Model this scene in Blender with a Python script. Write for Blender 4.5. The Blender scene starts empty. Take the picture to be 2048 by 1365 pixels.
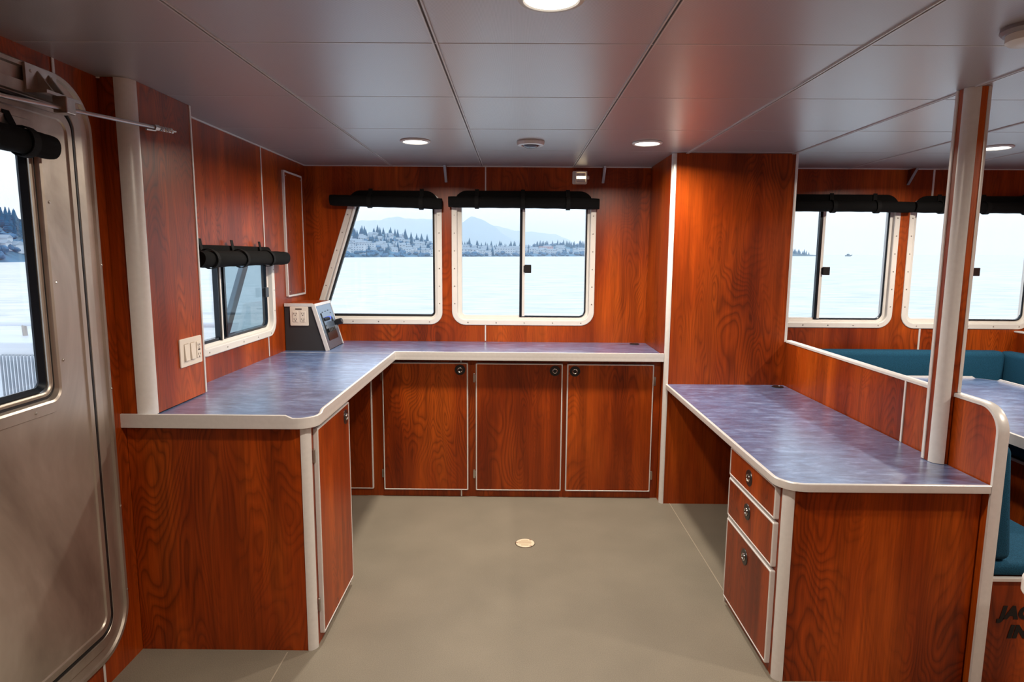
import bpy, bmesh, math, random
from math import sin, cos, pi, radians, sqrt
from mathutils import Vector, Matrix
from mathutils.geometry import tessellate_polygon
random.seed(7)
S = bpy.context.scene
COL = S.collection

# ------------------------------------------------------------------ camera
F_PX, PITCH, YAW, ROLL, EYE = 1266.0, 0.1339, 0.0061, 0.0069, 1.52
cam_d = bpy.data.cameras.new('camera'); cam = bpy.data.objects.new('camera', cam_d); COL.objects.link(cam)
cam_d.sensor_width = 36.0; cam_d.lens = 36.0 * F_PX / 2048; cam_d.clip_start = 0.02; cam_d.clip_end = 40000
_R0 = Vector((cos(YAW), sin(YAW), 0))
_U0 = Vector((-sin(YAW) * sin(PITCH), cos(YAW) * sin(PITCH), cos(PITCH)))
_Fw = Vector((-sin(YAW) * cos(PITCH), cos(YAW) * cos(PITCH), -sin(PITCH)))
_R = _R0 * cos(ROLL) + _U0 * sin(ROLL); _U = -_R0 * sin(ROLL) + _U0 * cos(ROLL)
cam.matrix_world = Matrix(((_R.x, _U.x, -_Fw.x, 0), (_R.y, _U.y, -_Fw.y, 0), (_R.z, _U.z, -_Fw.z, EYE), (0, 0, 0, 1)))
S.camera = cam

# ------------------------------------------------------------------ view / sky
S.view_settings.view_transform = 'Standard'; S.view_settings.look = 'None'
S.view_settings.gamma = 1.0; S.view_settings.use_curve_mapping = False
S.view_settings.exposure = 0.0
S.cycles.volume_bounces = 4
SKY = 1.62
LAMP_W = 25.0
LAMP_COL = (1.0, 0.88, 0.73)
W = bpy.data.worlds.new('overcast_sky'); S.world = W; W.use_nodes = True
wn = W.node_tree; wn.nodes.clear()
wo = wn.nodes.new('ShaderNodeOutputWorld'); wb = wn.nodes.new('ShaderNodeBackground')
wt = wn.nodes.new('ShaderNodeTexCoord'); ws = wn.nodes.new('ShaderNodeSeparateXYZ'); wr = wn.nodes.new('ShaderNodeValToRGB')
wn.links.new(wt.outputs['Generated'], ws.inputs[0]); wn.links.new(ws.outputs['Z'], wr.inputs[0])
wr.color_ramp.elements[0].position = 0.0; wr.color_ramp.elements[0].color = (0.84, 0.91, 1.0, 1)
wr.color_ramp.elements[1].position = 0.5; wr.color_ramp.elements[1].color = (0.76, 0.87, 1.0, 1)
e = wr.color_ramp.elements.new(0.09); e.color = (0.88, 0.935, 1.0, 1)
wn.links.new(wr.outputs[0], wb.inputs[0]); wb.inputs[1].default_value = SKY; wn.links.new(wb.outputs[0], wo.inputs[0])

# ------------------------------------------------------------------ materials
def node_mat(name):
    m = bpy.data.materials.new(name); m.use_nodes = True
    nt = m.node_tree; b = nt.nodes['Principled BSDF']
    return m, nt, b
def plain(name, col, rough=0.5, metal=0.0, spec=0.5, noise=0.0, nscale=30, bump=0.0, bscale=200, coat=0.0, sheen=0.0):
    m, nt, b = node_mat(name)
    b.inputs['Base Color'].default_value = (*col, 1); b.inputs['Roughness'].default_value = rough
    b.inputs['Metallic'].default_value = metal; b.inputs['Specular IOR Level'].default_value = spec
    b.inputs['Coat Weight'].default_value = coat; b.inputs['Sheen Weight'].default_value = sheen
    g = nt.nodes.new('ShaderNodeNewGeometry')
    if noise:
        n = nt.nodes.new('ShaderNodeTexNoise'); n.inputs['Scale'].default_value = nscale; n.inputs['Detail'].default_value = 4
        r = nt.nodes.new('ShaderNodeValToRGB')
        r.color_ramp.elements[0].position = .3; r.color_ramp.elements[1].position = .7
        r.color_ramp.elements[0].color = (*[c * (1 - noise) for c in col], 1)
        r.color_ramp.elements[1].color = (*[min(1, c * (1 + noise)) for c in col], 1)
        nt.links.new(g.outputs['Position'], n.inputs['Vector']); nt.links.new(n.outputs['Fac'], r.inputs[0])
        nt.links.new(r.outputs[0], b.inputs['Base Color'])
    if bump:
        n2 = nt.nodes.new('ShaderNodeTexNoise'); n2.inputs['Scale'].default_value = bscale
        bp = nt.nodes.new('ShaderNodeBump'); bp.inputs['Strength'].default_value = bump; bp.inputs['Distance'].default_value = 0.002
        nt.links.new(g.outputs['Position'], n2.inputs['Vector']); nt.links.new(n2.outputs['Fac'], bp.inputs['Height'])
        nt.links.new(bp.outputs[0], b.inputs['Normal'])
    return m
def scaled_pos(nt, sx, sy, sz, rnd=7.0):
    g = nt.nodes.new('ShaderNodeNewGeometry'); mp = nt.nodes.new('ShaderNodeVectorMath'); mp.operation = 'MULTIPLY'
    mp.inputs[1].default_value = (sx, sy, sz)
    if rnd:
        oi = nt.nodes.new('ShaderNodeObjectInfo'); mu = nt.nodes.new('ShaderNodeMath'); mu.operation = 'MULTIPLY'; mu.inputs[1].default_value = rnd
        ad = nt.nodes.new('ShaderNodeVectorMath'); ad.operation = 'ADD'
        nt.links.new(oi.outputs['Random'], mu.inputs[0]); nt.links.new(g.outputs['Position'], ad.inputs[0]); nt.links.new(mu.outputs[0], ad.inputs[1])
        nt.links.new(ad.outputs[0], mp.inputs[0])
    else:
        nt.links.new(g.outputs['Position'], mp.inputs[0])
    return mp.outputs[0]
def tex(nt, vec, scale=1.0, detail=2, dist=0.0, rough=0.5):
    n = nt.nodes.new('ShaderNodeTexNoise'); n.inputs['Scale'].default_value = scale; n.inputs['Detail'].default_value = detail
    n.inputs['Distortion'].default_value = dist; n.inputs['Roughness'].default_value = rough
    nt.links.new(vec, n.inputs['Vector']); return n.outputs['Fac']
def ramp(nt, fac, stops):
    r = nt.nodes.new('ShaderNodeValToRGB')
    while len(r.color_ramp.elements) < len(stops): r.color_ramp.elements.new(0.5)
    for el, (p, c) in zip(r.color_ramp.elements, stops):
        el.position = p; el.color = (*c, 1) if len(c) == 3 else c
    nt.links.new(fac, r.inputs[0]); return r.outputs[0]
def mixc(nt, a, b, fac, mode='MIX'):
    m = nt.nodes.new('ShaderNodeMix'); m.data_type = 'RGBA'; m.blend_type = mode
    if isinstance(fac, (int, float)): m.inputs[0].default_value = fac
    else: nt.links.new(fac, m.inputs[0])
    for s, v in ((m.inputs[6], a), (m.inputs[7], b)):
        if isinstance(v, tuple): s.default_value = (*v, 1)
        else: nt.links.new(v, s)
    return m.outputs[2]
def math_n(nt, op, a, b=None):
    m = nt.nodes.new('ShaderNodeMath'); m.operation = op
    for i, v in enumerate((a, b)):
        if v is None: continue
        if isinstance(v, (int, float)): m.inputs[i].default_value = v
        else: nt.links.new(v, m.inputs[i])
    return m.outputs[0]

def wood_material():
    m, nt, b = node_mat('cherry_laminate')
    contour = tex(nt, scaled_pos(nt, 3.8, 3.8, 0.95), 1.0, 2.2, 0.40, 0.5)
    fr = math_n(nt, 'FRACT', math_n(nt, 'MULTIPLY', contour, 44.0))
    lines = ramp(nt, fr, [(0.0, (0.20,) * 3), (0.2, (0.66,) * 3), (0.6, (1.08,) * 3), (0.88, (0.72,) * 3), (1.0, (0.20,) * 3)])
    patch = tex(nt, scaled_pos(nt, 4.5, 4.5, 0.9), 1.0, 3)
    base = ramp(nt, patch, [(0.30, (0.175, 0.020, 0.0012)), (0.5, (0.315, 0.044, 0.0026)), (0.70, (0.470, 0.082, 0.0055))])
    band = ramp(nt, tex(nt, scaled_pos(nt, 16, 16, 0.55), 1.0, 2, 0.3), [(0.32, (0.74,) * 3), (0.66, (1.12,) * 3)])
    streak = ramp(nt, tex(nt, scaled_pos(nt, 170, 170, 4.0), 1.0, 3), [(0.3, (0.74,) * 3), (0.65, (1.06,) * 3)])
    c = mixc(nt, mixc(nt, base, band, 1.0, 'MULTIPLY'), streak, 1.0, 'MULTIPLY')
    msk = ramp(nt, tex(nt, scaled_pos(nt, 3.0, 3.0, 1.1), 1.0, 2), [(0.38, (0.08,) * 3), (0.62, (0.58,) * 3)])
    dark = mixc(nt, c, lines, 1.0, 'MULTIPLY')
    c2 = mixc(nt, c, dark, msk)
    nt.links.new(c2, b.inputs['Base Color'])
    b.inputs['Roughness'].default_value = 0.36; b.inputs['Specular IOR Level'].default_value = 0.34
    return m
def laminate_material():
    m, nt, b = node_mat('blue_grey_laminate')
    n1 = tex(nt, scaled_pos(nt, 9, 30, 9, 0), 1.0, 5, 0.8, 0.6)
    n2 = tex(nt, scaled_pos(nt, 5, 7, 5, 0), 1.0, 4, 1.5)
    n3 = tex(nt, scaled_pos(nt, 40, 130, 40, 0), 1.0, 4, 0.6, 0.7)
    c1 = ramp(nt, n1, [(0.3, (0.062, 0.105, 0.235)), (0.5, (0.115, 0.190, 0.380)), (0.72, (0.25, 0.37, 0.62))])
    c2 = ramp(nt, n2, [(0.35, (0.84, 0.78, 0.84)), (0.65, (1.08, 1.12, 1.15))])
    c3 = ramp(nt, n3, [(0.35, (0.72,) * 3), (0.7, (1.25,) * 3)])
    c = mixc(nt, mixc(nt, c1, c2, 0.9, 'MULTIPLY'), c3, 0.8, 'MULTIPLY')
    nt.links.new(c, b.inputs['Base Color']); b.inputs['Roughness'].default_value = 0.36
    b.inputs['Specular IOR Level'].default_value = 1.0; b.inputs['Coat Weight'].default_value = 1.0; b.inputs['Coat Roughness'].default_value = 0.26; b.inputs['Coat IOR'].default_value = 1.75
    return m
def ceiling_material():
    m, nt, b = node_mat('perforated_ceiling_panel')
    g = nt.nodes.new('ShaderNodeNewGeometry'); s = nt.nodes.new('ShaderNodeSeparateXYZ'); nt.links.new(g.outputs['Position'], s.inputs[0])
    k = 2 * pi / 0.0062
    sx = math_n(nt, 'SINE', math_n(nt, 'MULTIPLY', math_n(nt, 'ADD', s.outputs[0], s.outputs[1]), k))
    sy = math_n(nt, 'SINE', math_n(nt, 'MULTIPLY', math_n(nt, 'SUBTRACT', s.outputs[0], s.outputs[1]), k))
    p = math_n(nt, 'MULTIPLY', sx, sy)
    c = ramp(nt, p, [(0.15, (0.54, 0.515, 0.52)), (0.7, (0.33, 0.31, 0.315))])
    nt.links.new(c, b.inputs['Base Color']); b.inputs['Roughness'].default_value = 0.36; b.inputs['Metallic'].default_value = 0.55
    b.inputs['Specular IOR Level'].default_value = 0.6
    return m
def floor_material():
    m, nt, b = node_mat('beige_grey_vinyl')
    n1 = tex(nt, scaled_pos(nt, 1, 1, 1, 0), 340, 3, 0, 0.7)
    n2 = tex(nt, scaled_pos(nt, 1, 1, 1, 0), 3, 3)
    c1 = ramp(nt, n1, [(0.3, (0.155, 0.133, 0.100)), (0.7, (0.265, 0.235, 0.185))])
    c2 = ramp(nt, n2, [(0.3, (0.9,) * 3), (0.7, (1.06,) * 3)])
    nt.links.new(mixc(nt, c1, c2, 1.0, 'MULTIPLY'), b.inputs['Base Color'])
    b.inputs['Roughness'].default_value = 0.55; b.inputs['Specular IOR Level'].default_value = 0.35
    return m
def door_material():
    m, nt, b = node_mat('aluminium_door_painted_reflections')
    n = tex(nt, scaled_pos(nt, 3, 2.5, 1.6, 0), 1.0, 5, 0.7, 0.6)  # mottle puts tan reflections on the metal into its colour
    nt.links.new(ramp(nt, n, [(0.3, (0.30, 0.25, 0.21)), (0.55, (0.52, 0.46, 0.40)), (0.75, (0.72, 0.67, 0.61))]), b.inputs['Base Color'])
    b.inputs['Metallic'].default_value = 0.8; b.inputs['Roughness'].default_value = 0.40
    return m
def fabric(name, c, k=900, hi=1.7):
    m, nt, b = node_mat(name)
    n = tex(nt, scaled_pos(nt, 1, 1, 1, 0), k, 2, 0, 0.7)
    nt.links.new(ramp(nt, n, [(0.3, tuple(x * 0.6 for x in c)), (0.72, tuple(min(1, x * hi) for x in c))]), b.inputs['Base Color'])
    b.inputs['Roughness'].default_value = 0.9; b.inputs['Specular IOR Level'].default_value = 0.15
    bp = nt.nodes.new('ShaderNodeBump'); bp.inputs['Strength'].default_value = 0.4; bp.inputs['Distance'].default_value = 0.002
    nt.links.new(n, bp.inputs['Height']); nt.links.new(bp.outputs[0], b.inputs['Normal'])
    return m
def glass_material(name, tint, refl=1.0):
    m = bpy.data.materials.new(name); m.use_nodes = True; nt = m.node_tree; nt.nodes.clear()
    o = nt.nodes.new('ShaderNodeOutputMaterial'); mx = nt.nodes.new('ShaderNodeMixShader')
    t = nt.nodes.new('ShaderNodeBsdfTransparent'); t.inputs[0].default_value = (*tint, 1)
    g = nt.nodes.new('ShaderNodeBsdfGlossy'); g.inputs['Roughness'].default_value = 0.01
    f = nt.nodes.new('ShaderNodeFresnel'); ge = nt.nodes.new('ShaderNodeNewGeometry')
    nt.links.new(math_n(nt, 'ADD', 1.45, math_n(nt, 'MULTIPLY', ge.outputs['Backfacing'], 1 / 1.45 - 1.45)), f.inputs[0])
    nt.links.new(math_n(nt, 'MULTIPLY', f.outputs[0], refl), mx.inputs[0])
    nt.links.new(t.outputs[0], mx.inputs[1]); nt.links.new(g.outputs[0], mx.inputs[2]); nt.links.new(mx.outputs[0], o.inputs[0])
    return m
def emit(name, col, s):
    m = bpy.data.materials.new(name); m.use_nodes = True; nt = m.node_tree; nt.nodes.clear()
    o = nt.nodes.new('ShaderNodeOutputMaterial'); em = nt.nodes.new('ShaderNodeEmission')
    em.inputs[0].default_value = (*col, 1); em.inputs[1].default_value = s; nt.links.new(em.outputs[0], o.inputs[0]); return m
WOOD = wood_material(); LAM = laminate_material(); CEIL = ceiling_material(); FLOOR = floor_material(); DOOR = door_material()
TRIM = plain('satin_white_aluminium', (0.70, 0.68, 0.665), 0.34, 0.15, 0.5, noise=0.03, nscale=60)
FRAMEW = plain('cream_powder_coated_frame', (0.72, 0.70, 0.665), 0.38, 0.0, 0.5, noise=0.02, nscale=20)
SEAM = plain('ceiling_joint_strip', (0.62, 0.60, 0.60), 0.35, 0.2)
BLKF = fabric('black_shade_cloth', (0.0060, 0.0060, 0.0062), 900, 1.5)
BLKV = plain('black_webbing', (0.006, 0.006, 0.006), 0.75, spec=0.2)
RUB = plain('black_rubber', (0.010, 0.010, 0.011), 0.45)
BLKP = plain('black_plastic', (0.012, 0.012, 0.013), 0.3)
SASH = plain('black_anodised_sash', (0.012, 0.018, 0.026), 0.25, 0.3)
CHROME = plain('chrome', (0.75, 0.72, 0.70), 0.12, 1.0)
STEEL = plain('stainless_steel', (0.50, 0.46, 0.42), 0.3, 1.0, noise=0.1)
IVORY = plain('ivory_plastic', (0.78, 0.70, 0.60), 0.35)
IVORD = plain('ivory_plastic_shadow_gap', (0.40, 0.31, 0.22), 0.5)
BLUE = fabric('teal_blue_upholstery', (0.011, 0.062, 0.115), 320)
GLASS = glass_material('clear_window_glass', (0.97, 0.985, 1.0))
TINT = glass_material('tinted_window_glass', (0.60, 0.68, 0.72), .7)
CONS = plain('graphite_console_panel', (0.030, 0.029, 0.031), 0.55)
CONF = plain('console_face_silver_blue', (0.20, 0.26, 0.34), 0.22, 0.6)
CBLUE = plain('blue_switch_cap', (0.0, 0.05, 0.75), 0.3)
DRAIN = plain('drain_cover_cream', (0.78, 0.66, 0.50), 0.4)
DRAIND = plain('drain_slot', (0.45, 0.33, 0.20), 0.6)
LGLOW = emit('lamp_diffuser_glow', (1.0, 0.93, 0.82), 6.0)
GREYM = plain('grey_painted_metal', (0.24, 0.22, 0.24), 0.4, 0.2)
VENTD = plain('vent_dark_lens', (0.10, 0.11, 0.14), 0.2, 0.3)
INK = plain('black_lettering', (0.004, 0.003, 0.003), 0.6)
HULL = plain('white_hull_paint', (0.80, 0.84, 0.88), 0.4)
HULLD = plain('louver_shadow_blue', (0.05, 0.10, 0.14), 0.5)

# ------------------------------------------------------------------ mesh building
class MB:
    def __init__(s): s.bm = bmesh.new(); s.smooth = False
    def face(s, pts):
        vs = [s.bm.verts.new(Vector(p)) for p in pts]
        try: return s.bm.faces.new(vs)
        except ValueError: return None
    def box(s, x0, x1, y0, y1, z0, z1, mi=0, rot=None, piv=None):
        P = [(x0, y0, z0), (x1, y0, z0), (x1, y1, z0), (x0, y1, z0), (x0, y0, z1), (x1, y0, z1), (x1, y1, z1), (x0, y1, z1)]
        if rot is not None:
            c = Vector(piv); P = [tuple(c + rot @ (Vector(p) - c)) for p in P]
        v = [s.bm.verts.new(p) for p in P]
        for f in ((0, 3, 2, 1), (4, 5, 6, 7), (0, 1, 5, 4), (1, 2, 6, 5), (2, 3, 7, 6), (3, 0, 4, 7)):
            s.bm.faces.new([v[i] for i in f]).material_index = mi
        return s
    def loft(s, loops, caps=(True, True), closed=True, mi=0, wrap=False):
        L = [[s.bm.verts.new(Vector(p)) for p in lp] for lp in loops]; n = len(L[0])
        pairs = list(zip(L[:-1], L[1:])) + ([(L[-1], L[0])] if wrap else [])
        for a, b in pairs:
            for i in range(n if closed else n - 1):
                j = (i + 1) % n
                try: s.bm.faces.new([a[i], a[j], b[j], b[i]]).material_index = mi
                except ValueError: pass
        if not wrap:
            if caps[0]: s.bm.faces.new(L[0][::-1]).material_index = mi
            if caps[1]: s.bm.faces.new(L[-1]).material_index = mi
        return s
    def prism(s, poly, fn, w0, w1, mi=0):      # poly in (u, v); fn(u, v, w) -> xyz
        return s.loft([[fn(u, v, w0) for u, v in poly], [fn(u, v, w1) for u, v in poly]], mi=mi)
    def plate(s, outer, holes, fn, w0, w1):
        for w in (w0, w1):
            allp = [Vector((u, v, 0)) for u, v in outer]; lists = [allp[:]]
            for h in holes: lists.append([Vector((u, v, 0)) for u, v in h])
            flat = [p for l in lists for p in l]; vs = [s.bm.verts.new(Vector(fn(p.x, p.y, w))) for p in flat]
            for t in tessellate_polygon(lists):
                try: s.bm.faces.new([vs[i] for i in t])
                except ValueError: pass
        for lp in [outer] + list(holes):
            s.loft([[fn(u, v, w0) for u, v in lp], [fn(u, v, w1) for u, v in lp]], caps=(False, False))
        bmesh.ops.remove_doubles(s.bm, verts=s.bm.verts, dist=1e-5)
        return s
    def tube(s, path, r, n=12, mi=0, caps=True):
        path = [Vector(p) for p in path]; loops = []; ref = None
        for i, p in enumerate(path):
            d = (path[min(i + 1, len(path) - 1)] - path[max(i - 1, 0)]).normalized()
            if ref is None:
                a = Vector((0, 0, 1)) if abs(d.z) < .9 else Vector((1, 0, 0)); ref = d.cross(a).normalized()
            ref = (ref - d * ref.dot(d)).normalized(); b = d.cross(ref)
            rr = r[i] if isinstance(r, (list, tuple)) else r
            loops.append([p + (ref * cos(2 * pi * k / n) + b * sin(2 * pi * k / n)) * rr for k in range(n)])
        return s.loft(loops, caps=(caps, caps), mi=mi)
    def lathe(s, prof, c, axis='Z', n=32, mi=0, caps=(True, True), sign=1):   # prof: (radius, height)
        c = Vector(c); loops = []
        for r, h in prof:
            lp = []
            for k in range(n):
                a = 2 * pi * k / n; u, v = r * cos(a), r * sin(a)
                d = {'Z': (u, v, h * sign), 'Y': (u, h * sign, v), 'X': (h * sign, u, v)}[axis]
                lp.append(c + Vector(d))
            loops.append(lp)
        return s.loft(loops, caps=caps, mi=mi)

ORG = {}
def tag(o, label=None, cat=None, group=None, kind=None):
    if label: o['label'] = label
    if cat: o['category'] = cat
    if group: o['group'] = group
    if kind: o['kind'] = kind
    return o
def obj(name, mb, mats, parent=None, origin=None, bevel=0.0, smooth=False, seg=2, angle=40):
    bm = mb.bm; bmesh.ops.recalc_face_normals(bm, faces=bm.faces)
    org = ORG[parent] if parent is not None else Vector(origin) if origin is not None else None
    if org is None:
        if len(bm.verts):
            lo = [min(v.co[i] for v in bm.verts) for i in range(3)]; hi = [max(v.co[i] for v in bm.verts) for i in range(3)]
            org = Vector(((lo[0] + hi[0]) / 2, (lo[1] + hi[1]) / 2, lo[2]))
        else: org = Vector((0, 0, 0))
    bmesh.ops.translate(bm, verts=bm.verts, vec=-org)
    me = bpy.data.meshes.new(name); bm.to_mesh(me); bm.free()
    for m in (mats if isinstance(mats, (list, tuple)) else [mats]): me.materials.append(m)
    o = bpy.data.objects.new(name, me); COL.objects.link(o)
    if parent is not None: o.parent = parent
    else: o.location = org
    ORG[o] = org
    if smooth:
        for p in me.polygons: p.use_smooth = True
        me.set_sharp_from_angle(angle=radians(angle))
    if bevel:
        bv = o.modifiers.new('bevel', 'BEVEL'); bv.width = bevel; bv.segments = seg; bv.limit_method = 'ANGLE'; bv.angle_limit = radians(50)
    return o
def thing(name, loc, label=None, cat=None, group=None, kind=None):
    o = bpy.data.objects.new(name, None); COL.objects.link(o); o.location = loc; o.empty_display_size = 0.1
    ORG[o] = Vector(loc); tag(o, label, cat, group, kind); return o
def copy_tree(o, loc=None, parent=None):
    c = o.copy(); COL.objects.link(c)
    if parent is not None: c.parent = parent
    for ch in [x for x in bpy.data.objects if x.parent == o]: copy_tree(ch, None, c)
    if loc is not None: c.location = loc
    return c
def rnd_poly(cs, rs, n=8):
    out = []; N = len(cs)
    for i in range(N):
        p = Vector(cs[i]); a = Vector(cs[i - 1]); b = Vector(cs[(i + 1) % N]); r = rs[i] if isinstance(rs, (list, tuple)) else rs
        da = (a - p).normalized(); db = (b - p).normalized()
        if r < 1e-5:
            out += [tuple(p)] * (n + 1); continue
        ang = da.angle(db); t = r / math.tan(ang / 2); c = p + (da + db).normalized() * (r / sin(ang / 2))
        s0 = p + da * t - c; s1 = p + db * t - c; sw = s0.angle(s1)
        sg = 1 if (s0.x * s1.y - s0.y * s1.x) > 0 else -1
        for k in range(n + 1):
            th = sg * sw * k / n
            out.append((c.x + s0.x * cos(th) - s0.y * sin(th), c.y + s0.x * sin(th) + s0.y * cos(th)))
    return out
def inset(cs, d):        # cs counter-clockwise convex
    N = len(cs); res = []
    for i in range(N):
        p = Vector(cs[i]); a = Vector(cs[i - 1]); b = Vector(cs[(i + 1) % N])
        e1 = (p - a).normalized(); e2 = (b - p).normalized(); n1 = Vector((-e1.y, e1.x)); n2 = Vector((-e2.y, e2.x))
        k = d / (1 + n1.dot(n2)); res.append(tuple(p + (n1 + n2) * k))
    return res
def rect(u0, u1, v0, v1): return [(u0, v0), (u1, v0), (u1, v1), (u0, v1)]
def ring(mb, fn, cs, rs, prof, n=8):     # prof: list of (inset, w) closed profile swept round the rounded polygon
    loops = []
    for d, w in prof:
        r = [max(x - d, 0.004) for x in rs]
        loops.append([fn(u, v, w) for u, v in rnd_poly(inset(cs, d), r, n)])
    return mb.loft(loops, wrap=True)

# ------------------------------------------------------------------ dimensions
YB, XL, XR, YR, ZC = 4.372, -1.435, 4.35, -1.70, 2.115
fB = lambda u, v, w: (u, YB - w, v)          # front wall, w towards the room
fL = lambda u, v, w: (XL + w, u, v)          # left wall, u = Y
def fX(x, s=1): return lambda u, v, w: (x + s * w, u, v)
def fY(y, s=-1): return lambda u, v, w: (u, y + s * w, v)
fZ = lambda u, v, w: (u, v, w)

# windows in the front wall: corners counter-clockwise, radii
W1 = ([(-1.417, 1.044), (-0.510, 1.044), (-0.510, 1.935), (-1.118, 1.935)], [0.05, 0.085, 0.085, 0.06])
W2 = (rect(-0.443, 0.538, 1.042, 1.935), [0.095] * 4)
W3 = (rect(1.700, 2.592, 1.042, 1.925), [0.095] * 4)
W4 = (rect(2.655, 3.560, 1.040, 1.925), [0.095] * 4)
WL = (rect(2.800, 3.748, 1.045, 1.545), [0.095] * 4)
DR = (rect(1.330, 2.172, 0.105, 2.065), [0.16] * 4)

# ------------------------------------------------------------------ room shell
m = MB(); m.plate(rect(XL - .06, XR, 0, ZC), [rnd_poly(inset(w[0], .03), [r - .02 for r in w[1]]) for w in (W1, W2, W3, W4)], fB, 0.0, -0.06)
tag(obj('wall_front', m, WOOD, origin=(0, YB, 0)), kind='structure')
m = MB(); m.plate(rect(YR, YB, 0, ZC), [rnd_poly(inset(WL[0], .03), .07), rnd_poly(inset(DR[0], .03), .13)], fL, 0.0, -0.06)
tag(obj('wall_left', m, WOOD, origin=(XL, 1, 0)), kind='structure')
m = MB(); m.box(XR, XR + .06, YR, YB + .06, 0, ZC); tag(obj('wall_right', m, WOOD), kind='structure')
m = MB(); m.box(XL - .06, XR + .06, YR - .06, YR, 0, ZC); tag(obj('wall_rear', m, WOOD), kind='structure')
m = MB(); m.box(XL - .06, XR + .06, YR - .06, YB + .06, -.06, 0); flo = tag(obj('floor', m, FLOOR), kind='structure')
m = MB(); m.box(XL - .06, XR + .06, YR - .06, YB + .06, ZC, ZC + .05); cei = tag(obj('ceiling', m, CEIL), kind='structure')
m = MB(); m.box(0.961, 0.965, YR, 3.77, 0, .0008); m.box(-.872, -.868, YR, 2.25, 0, .0008)
obj('floor_joint', m, plain('floor_joint_sealant', (0.36, 0.31, 0.24), .6), flo)
# ceiling joints: wide lengthwise rails (double lip) and thin crosswise joints
m = MB()
xs = [-0.842, -0.234, 0.378, 0.982, 1.592, 2.215, 2.83, 3.44, 4.05]
for x in xs:
    m.box(x - .0075, x - .003, YR, YB, ZC - .0045, ZC); m.box(x + .003, x + .0075, YR, YB, ZC - .0045, ZC)
ys = [1.887 + .612 * k for k in range(-5, 5)]
for y in ys:
    if y < YB: m.box(XL, XR, y - .0025, y + .0025, ZC - .0008, ZC)
obj('joint_rail', m, SEAM, cei)
m = MB()
for x in xs: m.box(x - .003, x + .003, YR, YB, ZC - .0006, ZC)
obj('joint_groove', m, plain('joint_groove_dark', (.10, .08, .075), .6), cei)

# ceiling edge moulding and wall joint strips
def strip(n, mb): return tag(obj('trim_%d' % n, mb, TRIM, bevel=.0012, seg=1), kind='structure')
strip(1, MB().box(-.2165, -.2075, YB - .004, YB, 1.93, ZC)); strip(2, MB().box(-.2165, -.2075, YB - .004, YB, .93, 1.044))
strip(3, MB().box(2.787, 2.800, YB - .004, YB, 1.92, ZC)); strip(4, MB().box(2.787, 2.800, YB - .004, YB, .88, 1.042))
strip(5, MB().box(XL, XL + .004, 3.625, 3.635, 1.54, ZC)); strip(6, MB().box(XL, XL + .004, 3.625, 3.635, .93, 1.047))
strip(7, MB().box(XL, XL + .004, 2.030, 2.042, 2.06, ZC)); strip(8, MB().box(XL, XL + .004, 2.030, 2.040, 0, .108))
strip(9, MB().box(XL, XL + .012, 2.24, YB, ZC - .005, ZC).box(XL, XR, YB - .012, YB, ZC - .005, ZC))

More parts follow.
